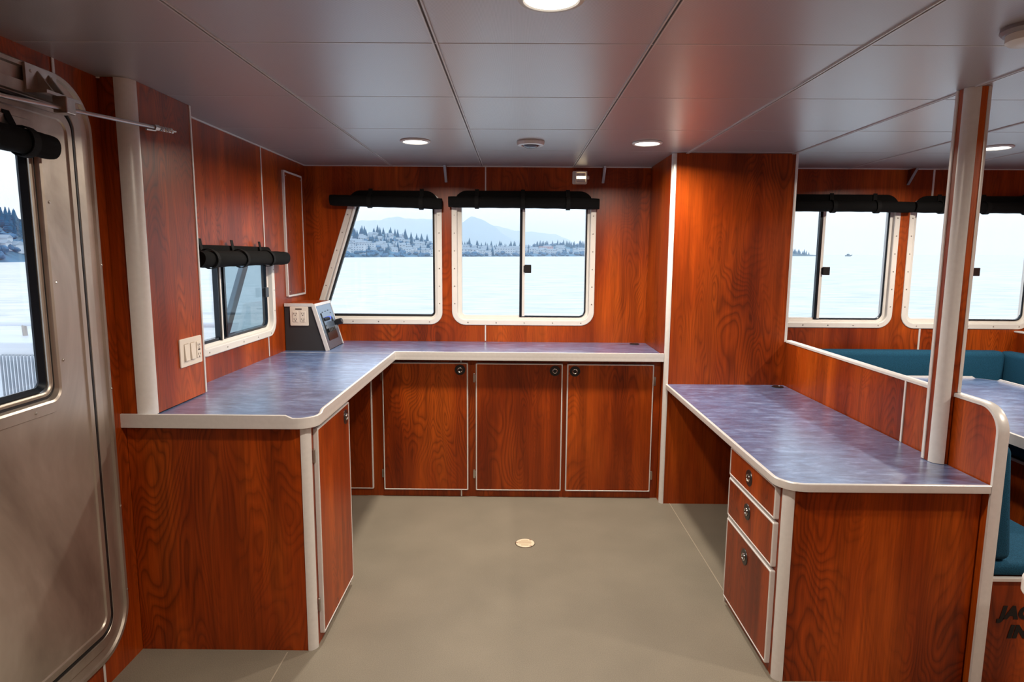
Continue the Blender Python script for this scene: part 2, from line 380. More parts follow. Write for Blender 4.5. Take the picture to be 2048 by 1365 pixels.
# ------------------------------------------------------------------ windows
def screw_mesh():
    me_mb = MB(); me_mb.lathe([(.0045, 0), (.0045, .0012), (.0025, .0026)], (0, 0, 0), 'Z', 8); bmesh.ops.recalc_face_normals(me_mb.bm, faces=me_mb.bm.faces)
    me = bpy.data.meshes.new('screw'); me_mb.bm.to_mesh(me); me_mb.bm.free(); me.materials.append(STEEL); return me
SCREW = screw_mesh()
def screws(parent, fn, pts, w):
    o0 = Vector(fn(0, 0, 0)); zx = (Vector(fn(0, 0, 1)) - o0).normalized()
    q = Vector((0, 0, 1)).rotation_difference(zx)
    for u, v in pts:
        s = bpy.data.objects.new('screw', SCREW); COL.objects.link(s); s.parent = parent
        s.location = Vector(fn(u, v, w)) - ORG[parent]; s.rotation_mode = 'QUATERNION'; s.rotation_quaternion = q
FL_W, REC = .036, .030
def window(idx, fn, cs, rs, split=None, sash_side=1, latch_v=1.43, tinted=False, fixed_left=True):
    uc = sum(c[0] for c in cs) / 4
    t = thing('window_%d' % idx, fn(uc, min(c[1] for c in cs), 0), kind='structure')
    m = MB(); ring(m, fn, cs, rs, [(0, 0), (0, .005), (.003, .007), (FL_W - .004, .007), (FL_W, .004), (FL_W + .002, -.020), (FL_W + .016, -.022), (FL_W + .018, -.048), (FL_W, -.052), (.031, -.052), (.031, 0)], 10)
    fr = obj('frame', m, FRAMEW, t, smooth=True, angle=30)
    m = MB(); ring(m, fn, cs, rs, [(FL_W + .015, -.024), (FL_W + .030, -.026), (FL_W + .032, -.046), (FL_W + .015, -.048)], 10)
    obj('glazing_bead', m, SASH if tinted else RUB if split is None else FRAMEW, t, smooth=True, angle=30)
    if tinted:
        m = MB(); m.prism(rect(split - .030, split - .018, cs[0][1] + .05, cs[2][1] - .05), fn, -.016, -.020); obj('mullion', m, FRAMEW, t)
        m = MB(); m.prism(rect(split - .045, split - .016, cs[0][1] + .05, cs[2][1] - .05), fn, -.021, -.046); obj('mullion', m, SASH, t)
    u0, u1 = min(c[0] for c in cs), max(c[0] for c in cs); v0, v1 = min(c[1] for c in cs), max(c[1] for c in cs)
    gi = rnd_poly(inset(cs, FL_W + .02), [max(r - FL_W - .02, .01) for r in rs], 8)
    if split is None:
        m = MB(); m.prism(gi, fn, -.036, -.040); obj('pane', m, GLASS, t)
        pts = []
    else:
        a, b = u0 + FL_W + .02, u1 - FL_W - .02; c, d = v0 + FL_W + .02, v1 - FL_W - .02; r = .045
        lft = rnd_poly(rect(a, split, c, d), [r, 0.002, 0.002, r]); rgt_c = rect(split, b, c, d)
        m = MB(); m.prism(lft, fn, -.038, -.042); obj('pane', m, GLASS, t)
        # sliding sash : dark outer edge on its left stile, pale inner stile
        m = MB(); ring(m, fn, rgt_c, [.012, r, r, .012], [(0, -.020), (.007, -.018), (.010, -.020), (.010, -.034), (0, -.034)], 6)
        sa = obj('sash', m, SASH, t, smooth=True, angle=30)
        m = MB(); m.prism(rect(split - .014, split + .002, c, d), fn, -.018, -.046); obj('mullion', m, SASH, t)
        m = MB(); m.prism(rect(split + .004, split + .022, c + .006, d), fn, -.012, -.020); obj('stile', m, FRAMEW if not tinted else SASH, sa)
        m = MB(); m.prism(rnd_poly(inset(rgt_c, .006), [.01, r, r, .01], 6), fn, -.026, -.030); obj('pane', m, TINT if tinted else GLASS, sa)
        lu = split + .014 if not tinted else b - .085
        m = MB(); m.prism(rnd_poly(rect(lu + .006, lu + .052, latch_v - .026, latch_v + .030), .004, 3), fn, -.010, .004)
        m.prism(rect(lu, lu + .022, latch_v - .022, latch_v + .024), fn, -.016, -.006); obj('latch', m, BLKP, sa, bevel=.002)
    # screws around the flange
    pts = []; off = FL_W * .5
    for v in (1.19, 1.31, 1.43, 1.55, 1.67, 1.79):
        if v < v1 - .1:
            e0, e1 = cs[0], cs[3]; k = (v - e0[1]) / (e3 - e0[1]) if False else (v - e0[1]) / (e1[1] - e0[1])
            pts.append((e0[0] + (e1[0] - e0[0]) * k + off * 1.05, v)); pts.append((u1 - off, v))
    n = max(3, int((u1 - u0) / .165)); lo = cs[0][0]; hi = cs[1][0]
    for k in range(n): pts.append((lo + .11 + (hi - lo - .2) * k / (n - 1), v0 + off))
    screws(fr, fn, pts, .007)
    return t
window(1, fB, *W1)
window(2, fB, *W2, split=.036)
window(3, fB, *W3, split=2.078)
window(4, fB, *W4, split=3.10)
window(5, fL, *WL, split=3.130, latch_v=1.30, tinted=True)
# white pipe running inside the slanted edge of the first window
m = MB(); m.tube([(-1.345, YB - .006, 1.085), (-1.082, YB - .006, 1.90)], .009, 10); obj('drip_tube', m, FRAMEW, bpy.data.objects['window_1'], smooth=True)

# ------------------------------------------------------------------ rolled shades
def shade(fn, u0, u1, vc, r, back, straps, label, tilt=0.0, group=None, wr=.050, skew=0):
    t = thing('window_shade', fn((u0 + u1) / 2, vc - r, wr), label, 'window shade', group)
    cs, rs = back
    m = MB(); m.prism(rnd_poly(cs, rs, 8), fn, .009, .020); obj('backing', m, BLKF, t, bevel=.003)
    m = MB(); loops = []; n = 22; N = 26
    for i in range(N + 1):
        f = i / N; u = u0 + (u1 - u0) * f; k = .93 if i in (0, N) else 1.0
        lp = []
        for j in range(n):
            a = 2 * pi * j / n; rr = r * k * (1 + .04 * sin(3 * a + f * 5) + .02 * sin(7 * f * 2 * pi + a))
            lp.append(fn(u, vc + tilt * (f - .5) + rr * sin(a), wr + rr * .92 * cos(a)))
        loops.append(lp)
    m.loft(loops, caps=(False, False))
    for lp, s in ((loops[0], 1), (loops[-1], -1)):       # recessed spiral ends
        c = sum((Vector(p) for p in lp), Vector()) / n; d = (Vector(fn(1, 0, 0)) - Vector(fn(0, 0, 0))) * .006 * s
        m.loft([lp, [c + (Vector(p) - c) * .8 + d * .2 for p in lp], [c + (Vector(p) - c) * .45 + d for p in lp]], caps=(False, True))
    roll = obj('roll', m, BLKF, t, smooth=True, angle=60)
    for us in straps:
        m = MB(); n2 = 18; pr = []; R = r * 1.13
        for j in range(n2 + 1):
            a = pi * .5 - 2 * pi * .80 * (j / n2) + 2 * pi * .1
            pr.append((vc + tilt * ((us - u0) / (u1 - u0) - .5) + R * sin(a), max(wr + R * .95 * cos(a), .0)))
        pr = [(vc + r + .052, .022)] + pr
        a, b = [], []
        hw = .0135
        for i, (v, w) in enumerate(pr):
            k = skew * min(1, max(0, (i) / 10))
            a.append(fn(us - hw + k, v, w)); b.append(fn(us + hw + k, v, w))
        m.loft([a, b], caps=(False, False), closed=False)
        st = obj('strap', m, BLKV, t); so = st.modifiers.new('solid', 'SOLIDIFY'); so.thickness = .003
    return t
G = 'rolled black shades above the windows'
shade(fB, -1.250, -.500, 1.872, .037, ([(-1.14, 1.86), (-.53, 1.86), (-.515, 1.950), (-1.13, 1.950)], [.005, .005, .085, .085]), (-.985, -.640), 'black rolled shade over the slant-sided window, drooping to a pointed left end', tilt=-.022, wr=.055)
shade(fB, -.458, .550, 1.872, .037, ([(-.425, 1.86), (.515, 1.86), (.515, 1.953), (-.425, 1.953)], [.005, .005, .09, .09]), (-.268, .040, .342), 'black rolled shade with three straps over the wide middle window', tilt=-.010)
shade(fB, 1.665, 2.640, 1.862, .036, ([(1.68, 1.85), (2.57, 1.85), (2.57, 1.943), (1.68, 1.943)], [.005, .005, .09, .09]), (1.80, 2.110, 2.400), 'black rolled shade over the window just left of the white corner post', tilt=-.006)
shade(fB, 2.652, 3.600, 1.858, .036, ([(2.67, 1.85), (3.58, 1.85), (3.58, 1.938), (2.67, 1.938)], [.005, .005, .09, .09]), (2.830, 3.125, 3.395), 'black rolled shade passing behind the white corner post at far right', tilt=-.006)
shade(fL, 2.760, 3.800, 1.497, .038, ([(2.78, 1.49), (3.70, 1.49), (3.70, 1.560), (2.78, 1.560)], [.005, .005, .075, .075]), (2.84, 3.16, 3.50), 'short black rolled shade over the small side window above the worktop', wr=.055, skew=.03)

# ------------------------------------------------------------------ door with window
dr = thing('door_1', (XL, 1.75, 0.105), kind='structure')
m = MB(); ring(m, fL, *DR, [(0, 0), (0, .016), (.004, .020), (.016, .020), (.020, .012), (.056, .008), (.058, .020), (.090, .020), (.094, .014), (.098, .014), (.100, -.04), (.031, -.05), (.031, 0)], 14)
fr = obj('door_frame', m, DOOR, dr, smooth=True, angle=30)
screws(fr, fL, [(2.165, .62), (2.165, 1.05), (2.165, 1.48), (1.88, .113), (1.6, .113), (1.9, 2.057), (2.165, .30)], .020)
m = MB(); ring(m, fL, inset(DR[0], .0985), [.065] * 4, [(0, -.02), (0, .019), (.003, .0255), (.010, .0255), (.013, .019), (.013, -.02)], 14); obj('gasket', m, RUB, dr, smooth=True)
leafc = inset(DR[0], .113); WD = (rect(1.50, 1.948, 1.035, 1.900), [.075] * 4)
m = MB(); m.plate(rnd_poly(leafc, .06, 12), [rnd_poly(inset(WD[0], .03), .05, 10)], fL, .026, -.015)
leaf = obj('door_leaf', m, DOOR, dr, bevel=.004)
m = MB(); ring(m, fL, inset(leafc, .010), [.06] * 4, [(0, .025), (.004, .031), (.016, .031), (.020, .025)], 12); obj('leaf_border', m, DOOR, leaf, smooth=True)
m = MB(); ring(m, fL, *WD, [(0, .025), (.003, .031), (.034, .031), (.040, .027), (.046, .012), (.052, .012), (.056, -.01), (.03, -.012)], 10)
wf = obj('window_frame', m, DOOR, leaf, smooth=True, angle=30)
screws(leaf, fL, [(1.93, 1.19), (1.93, 1.43), (1.93, 1.67), (1.80, 1.053), (1.62, 1.053)], .031)
m = MB(); ring(m, fL, inset(WD[0], .044), [.045] * 4, [(0, .010), (0, .016), (.009, .016), (.009, .010)], 10); obj('window_seal', m, RUB, leaf, smooth=True, angle=40)
m = MB(); ring(m, fL, inset(WD[0], .053), [.04] * 4, [(0, .008), (.001, .019), (.004, .020), (.006, .016), (.009, .019), (.013, .016), (.013, .004)], 10); obj('window_bead', m, DOOR, leaf, smooth=True, angle=40)
m = MB(); ring(m, fL, inset(WD[0], .066), [.035] * 4, [(0, .006), (.003, .010), (.016, -.004), (.016, -.010), (0, -.012)], 10); obj('window_seal', m, SASH, leaf, smooth=True, angle=40)
m = MB(); m.prism(rnd_poly(inset(WD[0], .050), .035, 8), fL, -.004, -.008); obj('door_glass', m, GLASS, leaf)
shade(fL, 1.40, 1.905, 1.824, .035, ([(1.46, 1.80), (1.885, 1.80), (1.885, 1.902), (1.46, 1.902)], [.005, .005, .08, .08]), (1.56, 1.80), 'black rolled shade hanging on the metal door at the left edge', wr=.070)

# door stay : bracket, rod, spring tip
st = thing('door_stay', (-1.37, 1.9, 1.95), 'thin steel holding rod with coil spring tip, clamped above the metal door', 'door stay')
m = MB(); m.box(XL + .020, XL + .028, 1.885, 2.010, 1.985, 2.060); m.box(XL + .02, XL + .085, 1.885, 2.030, 1.975, 1.985)
m.loft([[(XL + .026, 1.93, 2.05), (XL + .075, 1.93, 1.985), (XL + .026, 1.93, 1.985)], [(XL + .026, 1.936, 2.05), (XL + .075, 1.936, 1.985), (XL + .026, 1.936, 1.985)]])
m.loft([[(XL + .026, 1.975, 2.05), (XL + .075, 1.975, 1.985), (XL + .026, 1.975, 1.985)], [(XL + .026, 1.981, 2.05), (XL + .075, 1.981, 1.985), (XL + .026, 1.981, 1.985)]])
br = obj('bracket', m, STEEL, st, bevel=.001); screws(br, fL, [(1.905, 2.04), (1.99, 2.04)], .028)
m = MB(); m.box(-1.366, -1.324, 1.925, 1.965, 1.928, 1.976); obj('clamp', m, STEEL, st, bevel=.003)
P0, P1 = Vector((-1.40, 1.45, 1.915)), Vector((-1.300, 2.345, 1.968)); dv = (P1 - P0).normalized()
m = MB(); m.tube([P0, P1], .0065, 12); obj('rod', m, STEEL, st, smooth=True)
m = MB(); m.tube([P1 - dv * .03, P1 + dv * .115], .0035, 8); m.tube([P1 - dv * .05 + Vector((0, 0, -.012)), P1 + Vector((0, 0, -.010))], .004, 8); m.tube([P1 - dv * .008, P1 + dv * .014], .011, 6); obj('tip', m, STEEL, st, smooth=True)
m = MB(); sx = dv.cross(Vector((0, 0, 1))).normalized(); sz = sx.cross(dv)
m.tube([P1 + dv * (.018 + .075 * k / 144) + (sx * cos(2 * pi * k / 16) + sz * sin(2 * pi * k / 16)) * .0085 for k in range(145)], .0018, 6); obj('spring', m, CHROME, st, smooth=True)

# ------------------------------------------------------------------ boxed pilaster beside the door
pil = thing('pilaster', (-1.38, 2.45, .93), 'cherry boxed-out wall column between the metal door and the small side window', 'wall column')
m = MB(); m.prism([(XL + .0006, 2.245), (-1.377, 2.245), (-1.33, 2.292), (-1.33, 2.655), (XL + .0006, 2.655)], fZ, .930, ZC - .0006); obj('panel', m, WOOD, pil)
m = MB()
def quarter(mb, cx, cy, r, a0, a1, z0, z1, n=10, extra=()):
    poly = [(cx, cy)] + [(cx + r * cos(a0 + (a1 - a0) * k / n), cy + r * sin(a0 + (a1 - a0) * k / n)) for k in range(n + 1)]
    return mb.prism(poly, fZ, z0, z1)
quarter(m, -1.377, 2.292, .050, -pi / 2, 0, .930, ZC - .0006, 14)
obj('corner_trim', m, TRIM, pil, smooth=True, angle=50)
m = MB(); m.box(-1.345, -1.3265, 2.652, 2.664, .930, ZC); obj('edge_strip', m, TRIM, pil, bevel=.002)
# access panel on the side wall
ap = thing('access_panel', (XL, 4.10, 1.25), 'tall narrow cherry access panel with pale edge strip, in the front left corner', 'access panel')
m = MB(); m.box(XL, XL + .012, 3.955, 4.262, 1.268, 2.018); pn = obj('panel', m, WOOD, ap)
m = MB(); ring(m, fL, rect(3.945, 4.272, 1.255, 2.030), [.003] * 4, [(0, 0), (0, .014), (.011, .014), (.011, 0)], 1); obj('edge_trim', m, TRIM, ap)
screws(pn, fL, [(3.975, 1.285), (4.245, 1.285), (3.975, 2.0), (4.245, 2.0)], .013)

# ------------------------------------------------------------------ tall locker
XB0, XB1, YP = .900, 1.628, 3.770
tc = thing('tall_locker', (1.26, 4.05, 0), 'full-height cherry locker standing between the counter run and the low desk', 'locker')
m = MB(); m.prism([(XB0, YP + .022), (XB0 + .022, YP), (XB1, YP), (XB1, YB - .002), (XB0, YB - .002)], fZ, 0, 1.021)
m.prism([(XB0, YP + .022), (XB0 + .022, YP), (XB1 - .02, YP), (XB1, YP + .02), (XB1, YB - .002), (XB0, YB - .002)], fZ, 1.021, ZC - .001); obj('carcass', m, WOOD, tc)
m = MB(); quarter(m, XB0 + .022, YP + .022, .0245, pi, 1.5 * pi, .0, ZC - .001, 10); obj('corner_trim', m, TRIM, tc, smooth=True, angle=50)
m = MB(); quarter(m, XB1 - .020, YP + .020, .0225, -pi / 2, 0, 1.02, ZC - .001, 8); obj('corner_trim', m, TRIM, tc, smooth=True, angle=50)

# ------------------------------------------------------------------ latches, hinges, doors
def latch(fn, u, v, parent, w0):
    m = MB(); k = 24
    def disc(r0, r1, wa, wb, n=k, mi=0):
        m2 = [[fn(u + r * cos(2 * pi * i / n), v + r * sin(2 * pi * i / n), w) for i in range(n)] for r, w in ((r0, wa), (r1, wb))]
        m.loft(m2, caps=(False, True))
    disc(.0330, .0315, w0, w0 + .003); disc(.0165, .0155, w0 + .003, w0 + .0045); disc(.009, .008, w0 + .003, w0 + .006)
    obj('latch', m, BLKP, parent, smooth=True, angle=30)
    m = MB(); path = []
    loops = []
    for i in range(24):
        a = 2 * pi * i / 24; c = Vector(fn(u + .0135 * cos(a), v + .0135 * sin(a), w0 + .005)); rad = (Vector(fn(u + cos(a), v + sin(a), 0)) - Vector(fn(u, v, 0)))
        nn = Vector(fn(0, 0, 1)) - Vector(fn(0, 0, 0)); loops.append([c + (rad * cos(2 * pi * j / 8) + nn * sin(2 * pi * j / 8)) * .0026 for j in range(8)])
    m.loft(loops, wrap=True); obj('latch_ring', m, CHROME, parent, smooth=True)
def hinge(fn, u, v, parent, w0, side=1):
    m = MB(); m.prism(rnd_poly(rect(u - .006, u + .006, v - .028, v + .028), .005, 4), fn, w0, w0 + .010)
    m.prism(rect(u - .003, u + .010, v - .018, v + .018) if side > 0 else rect(u - .010, u + .003, v - .018, v + .018), fn, w0, w0 + .006)
    obj('hinge', m, STEEL, parent, bevel=.0015)
def panel_door(name, fn, u0, u1, v0, v1, parent, w0, th=.018, hinges=None, lat=None, edge=.0075):
    m = MB(); m.prism(rect(u0 + .004, u1 - .004, v0 + .004, v1 - .004), fn, w0, w0 + th); d = obj(name, m, WOOD, parent)
    m = MB(); ring(m, fn, rect(u0, u1, v0, v1), [.0045] * 4, [(0, w0 + .001), (0, w0 + th - .001), (.002, w0 + th + .0018), (edge - .001, w0 + th + .0018), (edge, w0 + th), (edge, w0 + .001)], 2)
    obj('edge_trim', m, TRIM, d)
    if lat: latch(fn, lat[0], lat[1], d, w0 + th)
    for (hu, hv, sd) in hinges or []: hinge(fn, hu, hv, d, w0, sd)
    return d

# ------------------------------------------------------------------ counter cabinets along the front wall
YF = 3.862
cab = thing('base_cabinet', (-.25, 4.1, 0), 'long cherry base cabinet with white-edged doors under the front windows', 'cabinet')
m = MB(); m.box(XL + .002, XB0 - .002, YF, YB - .002, 0, .888); obj('carcass', m, WOOD, cab)
m = MB(); m.box(-.342, -.334, YF - .003, YF, 0, .888); obj('joint_strip', m, TRIM, cab)
fD = fY(YF)
panel_door('door', fD, -1.300, -.893, .050, .868, cab, 0, hinges=[(-.884, .775, -1), (-.884, .165, -1)][:0])
panel_door('door', fD, -.826, -.294, .046, .864, cab, 0, hinges=[(-.834, .775, 1), (-.834, .150, 1)], lat=(-.343, .820))
panel_door('door', fD, -.246, .291, .046, .863, cab, 0, hinges=[(-.257, .768, 1), (-.257, .150, 1)], lat=(.243, .818))
panel_door('door', fD, .318, .853, .046, .862, cab, 0, hinges=[(.862, .755, -1), (.862, .150, -1)], lat=(.366, .816))

# peninsula cabinet
pc = thing('base_cabinet', (-1.1, 2.52, 0), 'cherry end cabinet with a narrow door, nearest the metal door', 'cabinet')
m = MB(); m.prism([(XL + .002, 2.262), (-.792, 2.262), (-.764, 2.290), (-.764, 2.780), (XL + .002, 2.780)], fZ, 0, .888); m.box(XL + .002, -1.40, 2.78, YF - .002, 0, .888); obj('carcass', m, WOOD, pc)
m = MB(); quarter(m, -.792, 2.290, .031, -pi / 2, 0, 0, .888, 12); obj('corner_post', m, TRIM, pc, smooth=True, angle=50)
m = MB(); m.box(-.775, -.761, 2.776, 2.783, 0, .888); obj('edge_strip', m, TRIM, pc)
fS = fX(-.764)
panel_door('door', fS, 2.318, 2.768, .036, .868, pc, 0, hinges=[(2.306, .765, 1), (2.306, .165, 1)], lat=(2.715, .812), th=.017)

# ------------------------------------------------------------------ worktop
zk = .929
wt_ = thing('worktop', (-.9, 3.2, zk), 'L-shaped blue-grey mottled worktop with raised pale metal edge, under the windows', 'worktop')
XI, YFC, YLF = -.735, 3.792, 2.238
m = MB()
corner = [(XI - .068 + .068 * cos(a), YLF + .068 + .068 * sin(a)) for a in [-pi / 2 + pi / 2 * k / 10 for k in range(11)]]
out = [(XL, YLF)] + corner + [(XI, YFC), (XB0 - .002, YFC), (XB0 - .002, YB - .002), (XL, YB - .002)]
m.plate(out, [], fZ, .889, zk - .004); obj('slab', m, LAM, wt_)
def edge_sweep(mb, path, prof, closed=False, caps=True):    # path xy polyline, prof (outward offset, z) ; outward = right-hand side of travel
    loops = []; N = len(path)
    for i, p in enumerate(path):
        p = Vector(p); a = Vector(path[i - 1]) if i > 0 else None; b = Vector(path[i + 1]) if i < N - 1 else None
        d1 = (p - a).normalized() if a is not None else None; d2 = (b - p).normalized() if b is not None else None
        d1 = d1 or d2; d2 = d2 or d1
        n1 = Vector((d1.y, -d1.x)); n2 = Vector((d2.y, -d2.x)); k = 1 / (1 + n1.dot(n2))
        z = prof(i) if callable(prof) else prof
        loops.append([(p.x + (n1.x + n2.x) * k * o, p.y + (n1.y + n2.y) * k * o, zz) for o, zz in z])
    return mb.loft(loops, caps=(caps, caps))
LIP = .011
def prof_lip(h): return [(-.002, .889), (.0055, .889), (.0065, .895), (.0055, .903), (.0065, .911), (.0065, zk + h - .001), (.004, zk + h), (-.003, zk + h), (-.006, zk + h - .003), (-.006, zk - .006)]
m = MB()
full = [(XL, YLF), (-.835, YLF), (-.810, YLF)] + corner[1:] + [(XI, 2.322), (XI, 2.345), (XI, YFC), (XB0 - .004, YFC)]
hs = [LIP, LIP, 0] + [0] * 10 + [0, LIP, LIP, LIP]
edge_sweep(m, full, lambda i: prof_lip(hs[i])); obj('edge_trim', m, TRIM, wt_, smooth=True, angle=25)
m = MB(); m.box(XL, XI - .006, 3.812, 3.815, zk - .004, zk - .0034); obj('seam', m, FRAMEW, wt_)
def grommet(x, y, z, label):
    t = MB(); t.lathe([(.033, 0), (.033, .003), (.030, .005), (.026, .0045), (.025, .003)], (x, y, z), 'Z', 28); tag(obj('cable_grommet', t, BLKP, smooth=True, angle=40), label, 'cable grommet')
grommet(.812, 4.300, zk - .004, 'round black cable grommet in the worktop corner beside the tall locker')

# ------------------------------------------------------------------ console with switches
cs = thing('control_console', (-1.30, 4.04, zk), 'small black wedge-shaped control console with silver switch face, on the worktop corner', 'control console')
Y0, Y1, ZT = 3.888, 4.225, 1.214; zb = zk - .003
m = MB(); m.prism([(XL + .004, zb), (-1.166, zb), (-1.250, ZT), (XL + .004, ZT)], fY(Y0 + .004, 1), 0, Y1 - Y0 - .008); obj('body', m, CONS, cs)
m = MB(); m.box(XL + .004, -1.250, Y0 + .01, Y1, ZT, ZT + .003); obj('top_panel', m, WOOD, cs)
sl = Vector((-1.250 + 1.166, 0, ZT - zb)); SLn = sl.length; sd = sl.normalized(); nrm = Vector((sd.z, 0, -sd.x))
def fF(t, s, w): return Vector((-1.166, Y0 + t, zb)) + sd * s + nrm * w
m = MB(); m.prism(rect(.008, Y1 - Y0 - .008, .004, SLn - .014), fF, .000, .003); fc = obj('face_plate', m, CONF, cs)
m = MB(); m.prism(rect(-.002, .008, 0, SLn), fF, -.016, .008); m.prism(rect(Y1 - Y0 - .008, Y1 - Y0, 0, SLn), fF, -.006, .006)
m.prism(rect(0, Y1 - Y0, SLn - .016, SLn + .002), fF, -.004, .008); m.box(XL + .004, -1.254, Y0 - .001, Y0 + .006, ZT - .014, ZT + .006); obj('edge_trim', m, TRIM, cs, bevel=.0015)
m = MB(); m.prism(rect(.075, .270, .055, .115), fF, .003, .006); obj('label_plate', m, plain('dark_bronze_plate', (.06, .035, .03), .3, .5), fc)
m = MB(); m.prism(rect(.070, .076, .06, .235), fF, .003, .008); obj('slot', m, BLKP, fc)
m = MB(); m.prism(rect(.255, .268, .165, .195), fF, .003, .008); obj('port', m, BLKP, fc)
for (t_, s_) in ((.11, .238), (.17, .240), (.23, .242), (.27, .222), (.09, .200), (.29, .160), (.10, .150), (.14, .130)):
    m = MB(); m.prism(rect(t_ - .004, t_ + .004, s_ - .003, s_ + .003), fF, .003, .006); obj('screw', m, BLKP, fc)
m = MB(); m.tube([fF(.10, .190, .003), fF(.14, .190, .022)], .011, 12); obj('rocker_switch', m, BLKP, fc, smooth=True)
m = MB(); m.prism(rnd_poly(rect(.14, .195, .182, .204), .005, 3), fF, .003, .022); obj('rocker_switch', m, CBLUE, fc, bevel=.002)
for k in range(5):
    m = MB(); m.prism(rnd_poly(rect(.085 + .030 * k, .105 + .030 * k, .105, .130), .003, 2), fF, .003, .020); obj('toggle_switch', m, BLKP, fc, bevel=.002)
m = MB(); c0 = fF(.300, .150, .004); m.tube([c0, fF(.300, .150, .012), fF(.300, .150, .014), fF(.300, .150, .050), fF(.300, .150, .054)], [.016, .016, .021, .020, .016], 20); obj('knob', m, BLKP, cs, smooth=True, angle=40)
fO = fY(Y0 + .004)
def receptacle(fn, u, v, parent, w, n=1):
    m = MB(); m.prism(rnd_poly(rect(u - .017, u + .017, v - .034, v + .034), .003, 3), fn, w, w + .003); r = obj('receptacle', m, IVORY, parent, bevel=.001)
    m = MB()
    for dv2 in (.019, -.019):
        m.prism(rect(u - .009, u - .006, v + dv2 - .004, v + dv2 + .005), fn, w + .003, w + .0036); m.prism(rect(u + .005, u + .008, v + dv2 - .004, v + dv2 + .004), fn, w + .003, w + .0036)
        m.prism(rnd_poly(rect(u - .003, u + .003, v + dv2 - .013, v + dv2 - .008), .002, 3), fn, w + .003, w + .0036)
    m.prism(rect(u - .008, u + .008, v - .003, v + .003), fn, w + .003, w + .0036)
    obj('slots', m, plain('socket_slot', (.10, .06, .04), .6) if 'socket_slot' not in bpy.data.materials else bpy.data.materials['socket_slot'], parent if False else r)
m = MB(); m.prism(rnd_poly(rect(-1.396, -1.283, 1.082, 1.200), .005, 3), fO, .001, .006); op = obj('outlet_plate', m, IVORY, cs, bevel=.0015)
for u in (-1.363, -1.316):
    m = MB(); m.prism(rnd_poly(rect(u - .016, u + .016, 1.106, 1.172), .003, 3), fO, .006, .008)
    obj('receptacle', m, IVORY, op, bevel=.0008)
m = MB()
for u in (-1.363, -1.316):
    for v in (1.157, 1.123):
        m.prism(rect(u - .009, u - .006, v - .004, v + .005), fO, .008, .0086); m.prism(rect(u + .005, u + .008, v - .004, v + .004), fO, .008, .0086); m.prism(rnd_poly(rect(u - .003, u + .003, v - .013, v - .008), .002, 3), fO, .008, .0086)
m.prism(rect(-1.362, -1.322, 1.181, 1.189), fO, .006, .0068); obj('slots', m, plain('socket_slot', (.05, .03, .02), .6), op)

# switch plate on the pilaster
sp = thing('switch_plate', (-1.33, 2.54, 1.07), 'ivory plate with two rocker switches and an outlet on the boxed wall column', 'switch plate')
fP = fX(-1.33)
m = MB(); m.prism(rnd_poly(rect(2.462, 2.634, 1.068, 1.182), .006, 3), fP, 0, .006); pl = obj('plate', m, IVORY, sp, bevel=.002)
for u in (2.508, 2.556):
    m = MB(); m.prism(rnd_poly(rect(u - .018, u + .018, 1.090, 1.160), .002, 2), fP, .006, .0065); obj('gap_shade', m, IVORD, pl)  # darker ivory plate stands in for shade in the gap round the rocker
    m = MB(); m.loft([[fP(u - .016, 1.092, .006), fP(u + .016, 1.092, .006), fP(u + .016, 1.158, .006), fP(u - .016, 1.158, .006)], [fP(u - .016, 1.092, .013), fP(u + .016, 1.092, .013), fP(u + .016, 1.158, .008), fP(u - .016, 1.158, .008)]]); obj('rocker_switch', m, IVORY, pl, bevel=.001)
receptacle(fP, 2.604, 1.125, pl, .006)

# ------------------------------------------------------------------ right desk
zd = .756
XD, YDF = .914, 2.078
dk = thing('desk_top', (1.27, 2.9, zd), 'long blue-grey mottled desktop with pale metal edge, right of the room', 'desk top')
dc = [(XD + .085 - .085 * cos(a), YDF + .085 - .085 * sin(a)) for a in [pi / 2 * k / 10 for k in range(11)]]
m = MB(); m.plate([(XD, YP - .002)] + dc + [(1.618, YDF), (1.618, YP - .002)], [], fZ, .730, zd); obj('slab', m, LAM, dk)
m = MB(); pf = [(-.002, .729), (.005, .729), (.006, .734), (.006, zd - .001), (.004, zd + .0015), (-.004, zd + .0015), (-.006, zd)]
edge_sweep(m, [(XD, YP - .003)] + dc + [(1.617, YDF)], pf); obj('edge_trim', m, TRIM, dk, smooth=True, angle=25)
grommet(1.560, 3.708, zd, 'round black cable grommet at the far corner of the desktop')
dcab = thing('drawer_cabinet', (1.28, 2.37, 0), 'cherry cabinet with three white-edged drawers under the desktop', 'drawer cabinet')
m = MB(); m.prism([(.944, 2.140), (.972, 2.112), (1.616, 2.112), (1.616, 2.650), (.944, 2.650)], fZ, 0, .728); obj('carcass', m, WOOD, dcab)
m = MB(); quarter(m, .972, 2.140, .031, pi, 1.5 * pi, 0, .728, 12); obj('corner_post', m, TRIM, dcab, smooth=True, angle=50)
m = MB(); m.box(.936, .950, 2.646, 2.653, 0, .728); obj('edge_strip', m, TRIM, dcab)
fR = fX(.944, -1)
for a, b, lv in ((.592, .716, .655), (.412, .580, .515), (.036, .398, .325)):
    panel_door('drawer', fR, 2.160, 2.635, a, b, dcab, 0, lat=(2.415, lv), th=.017)

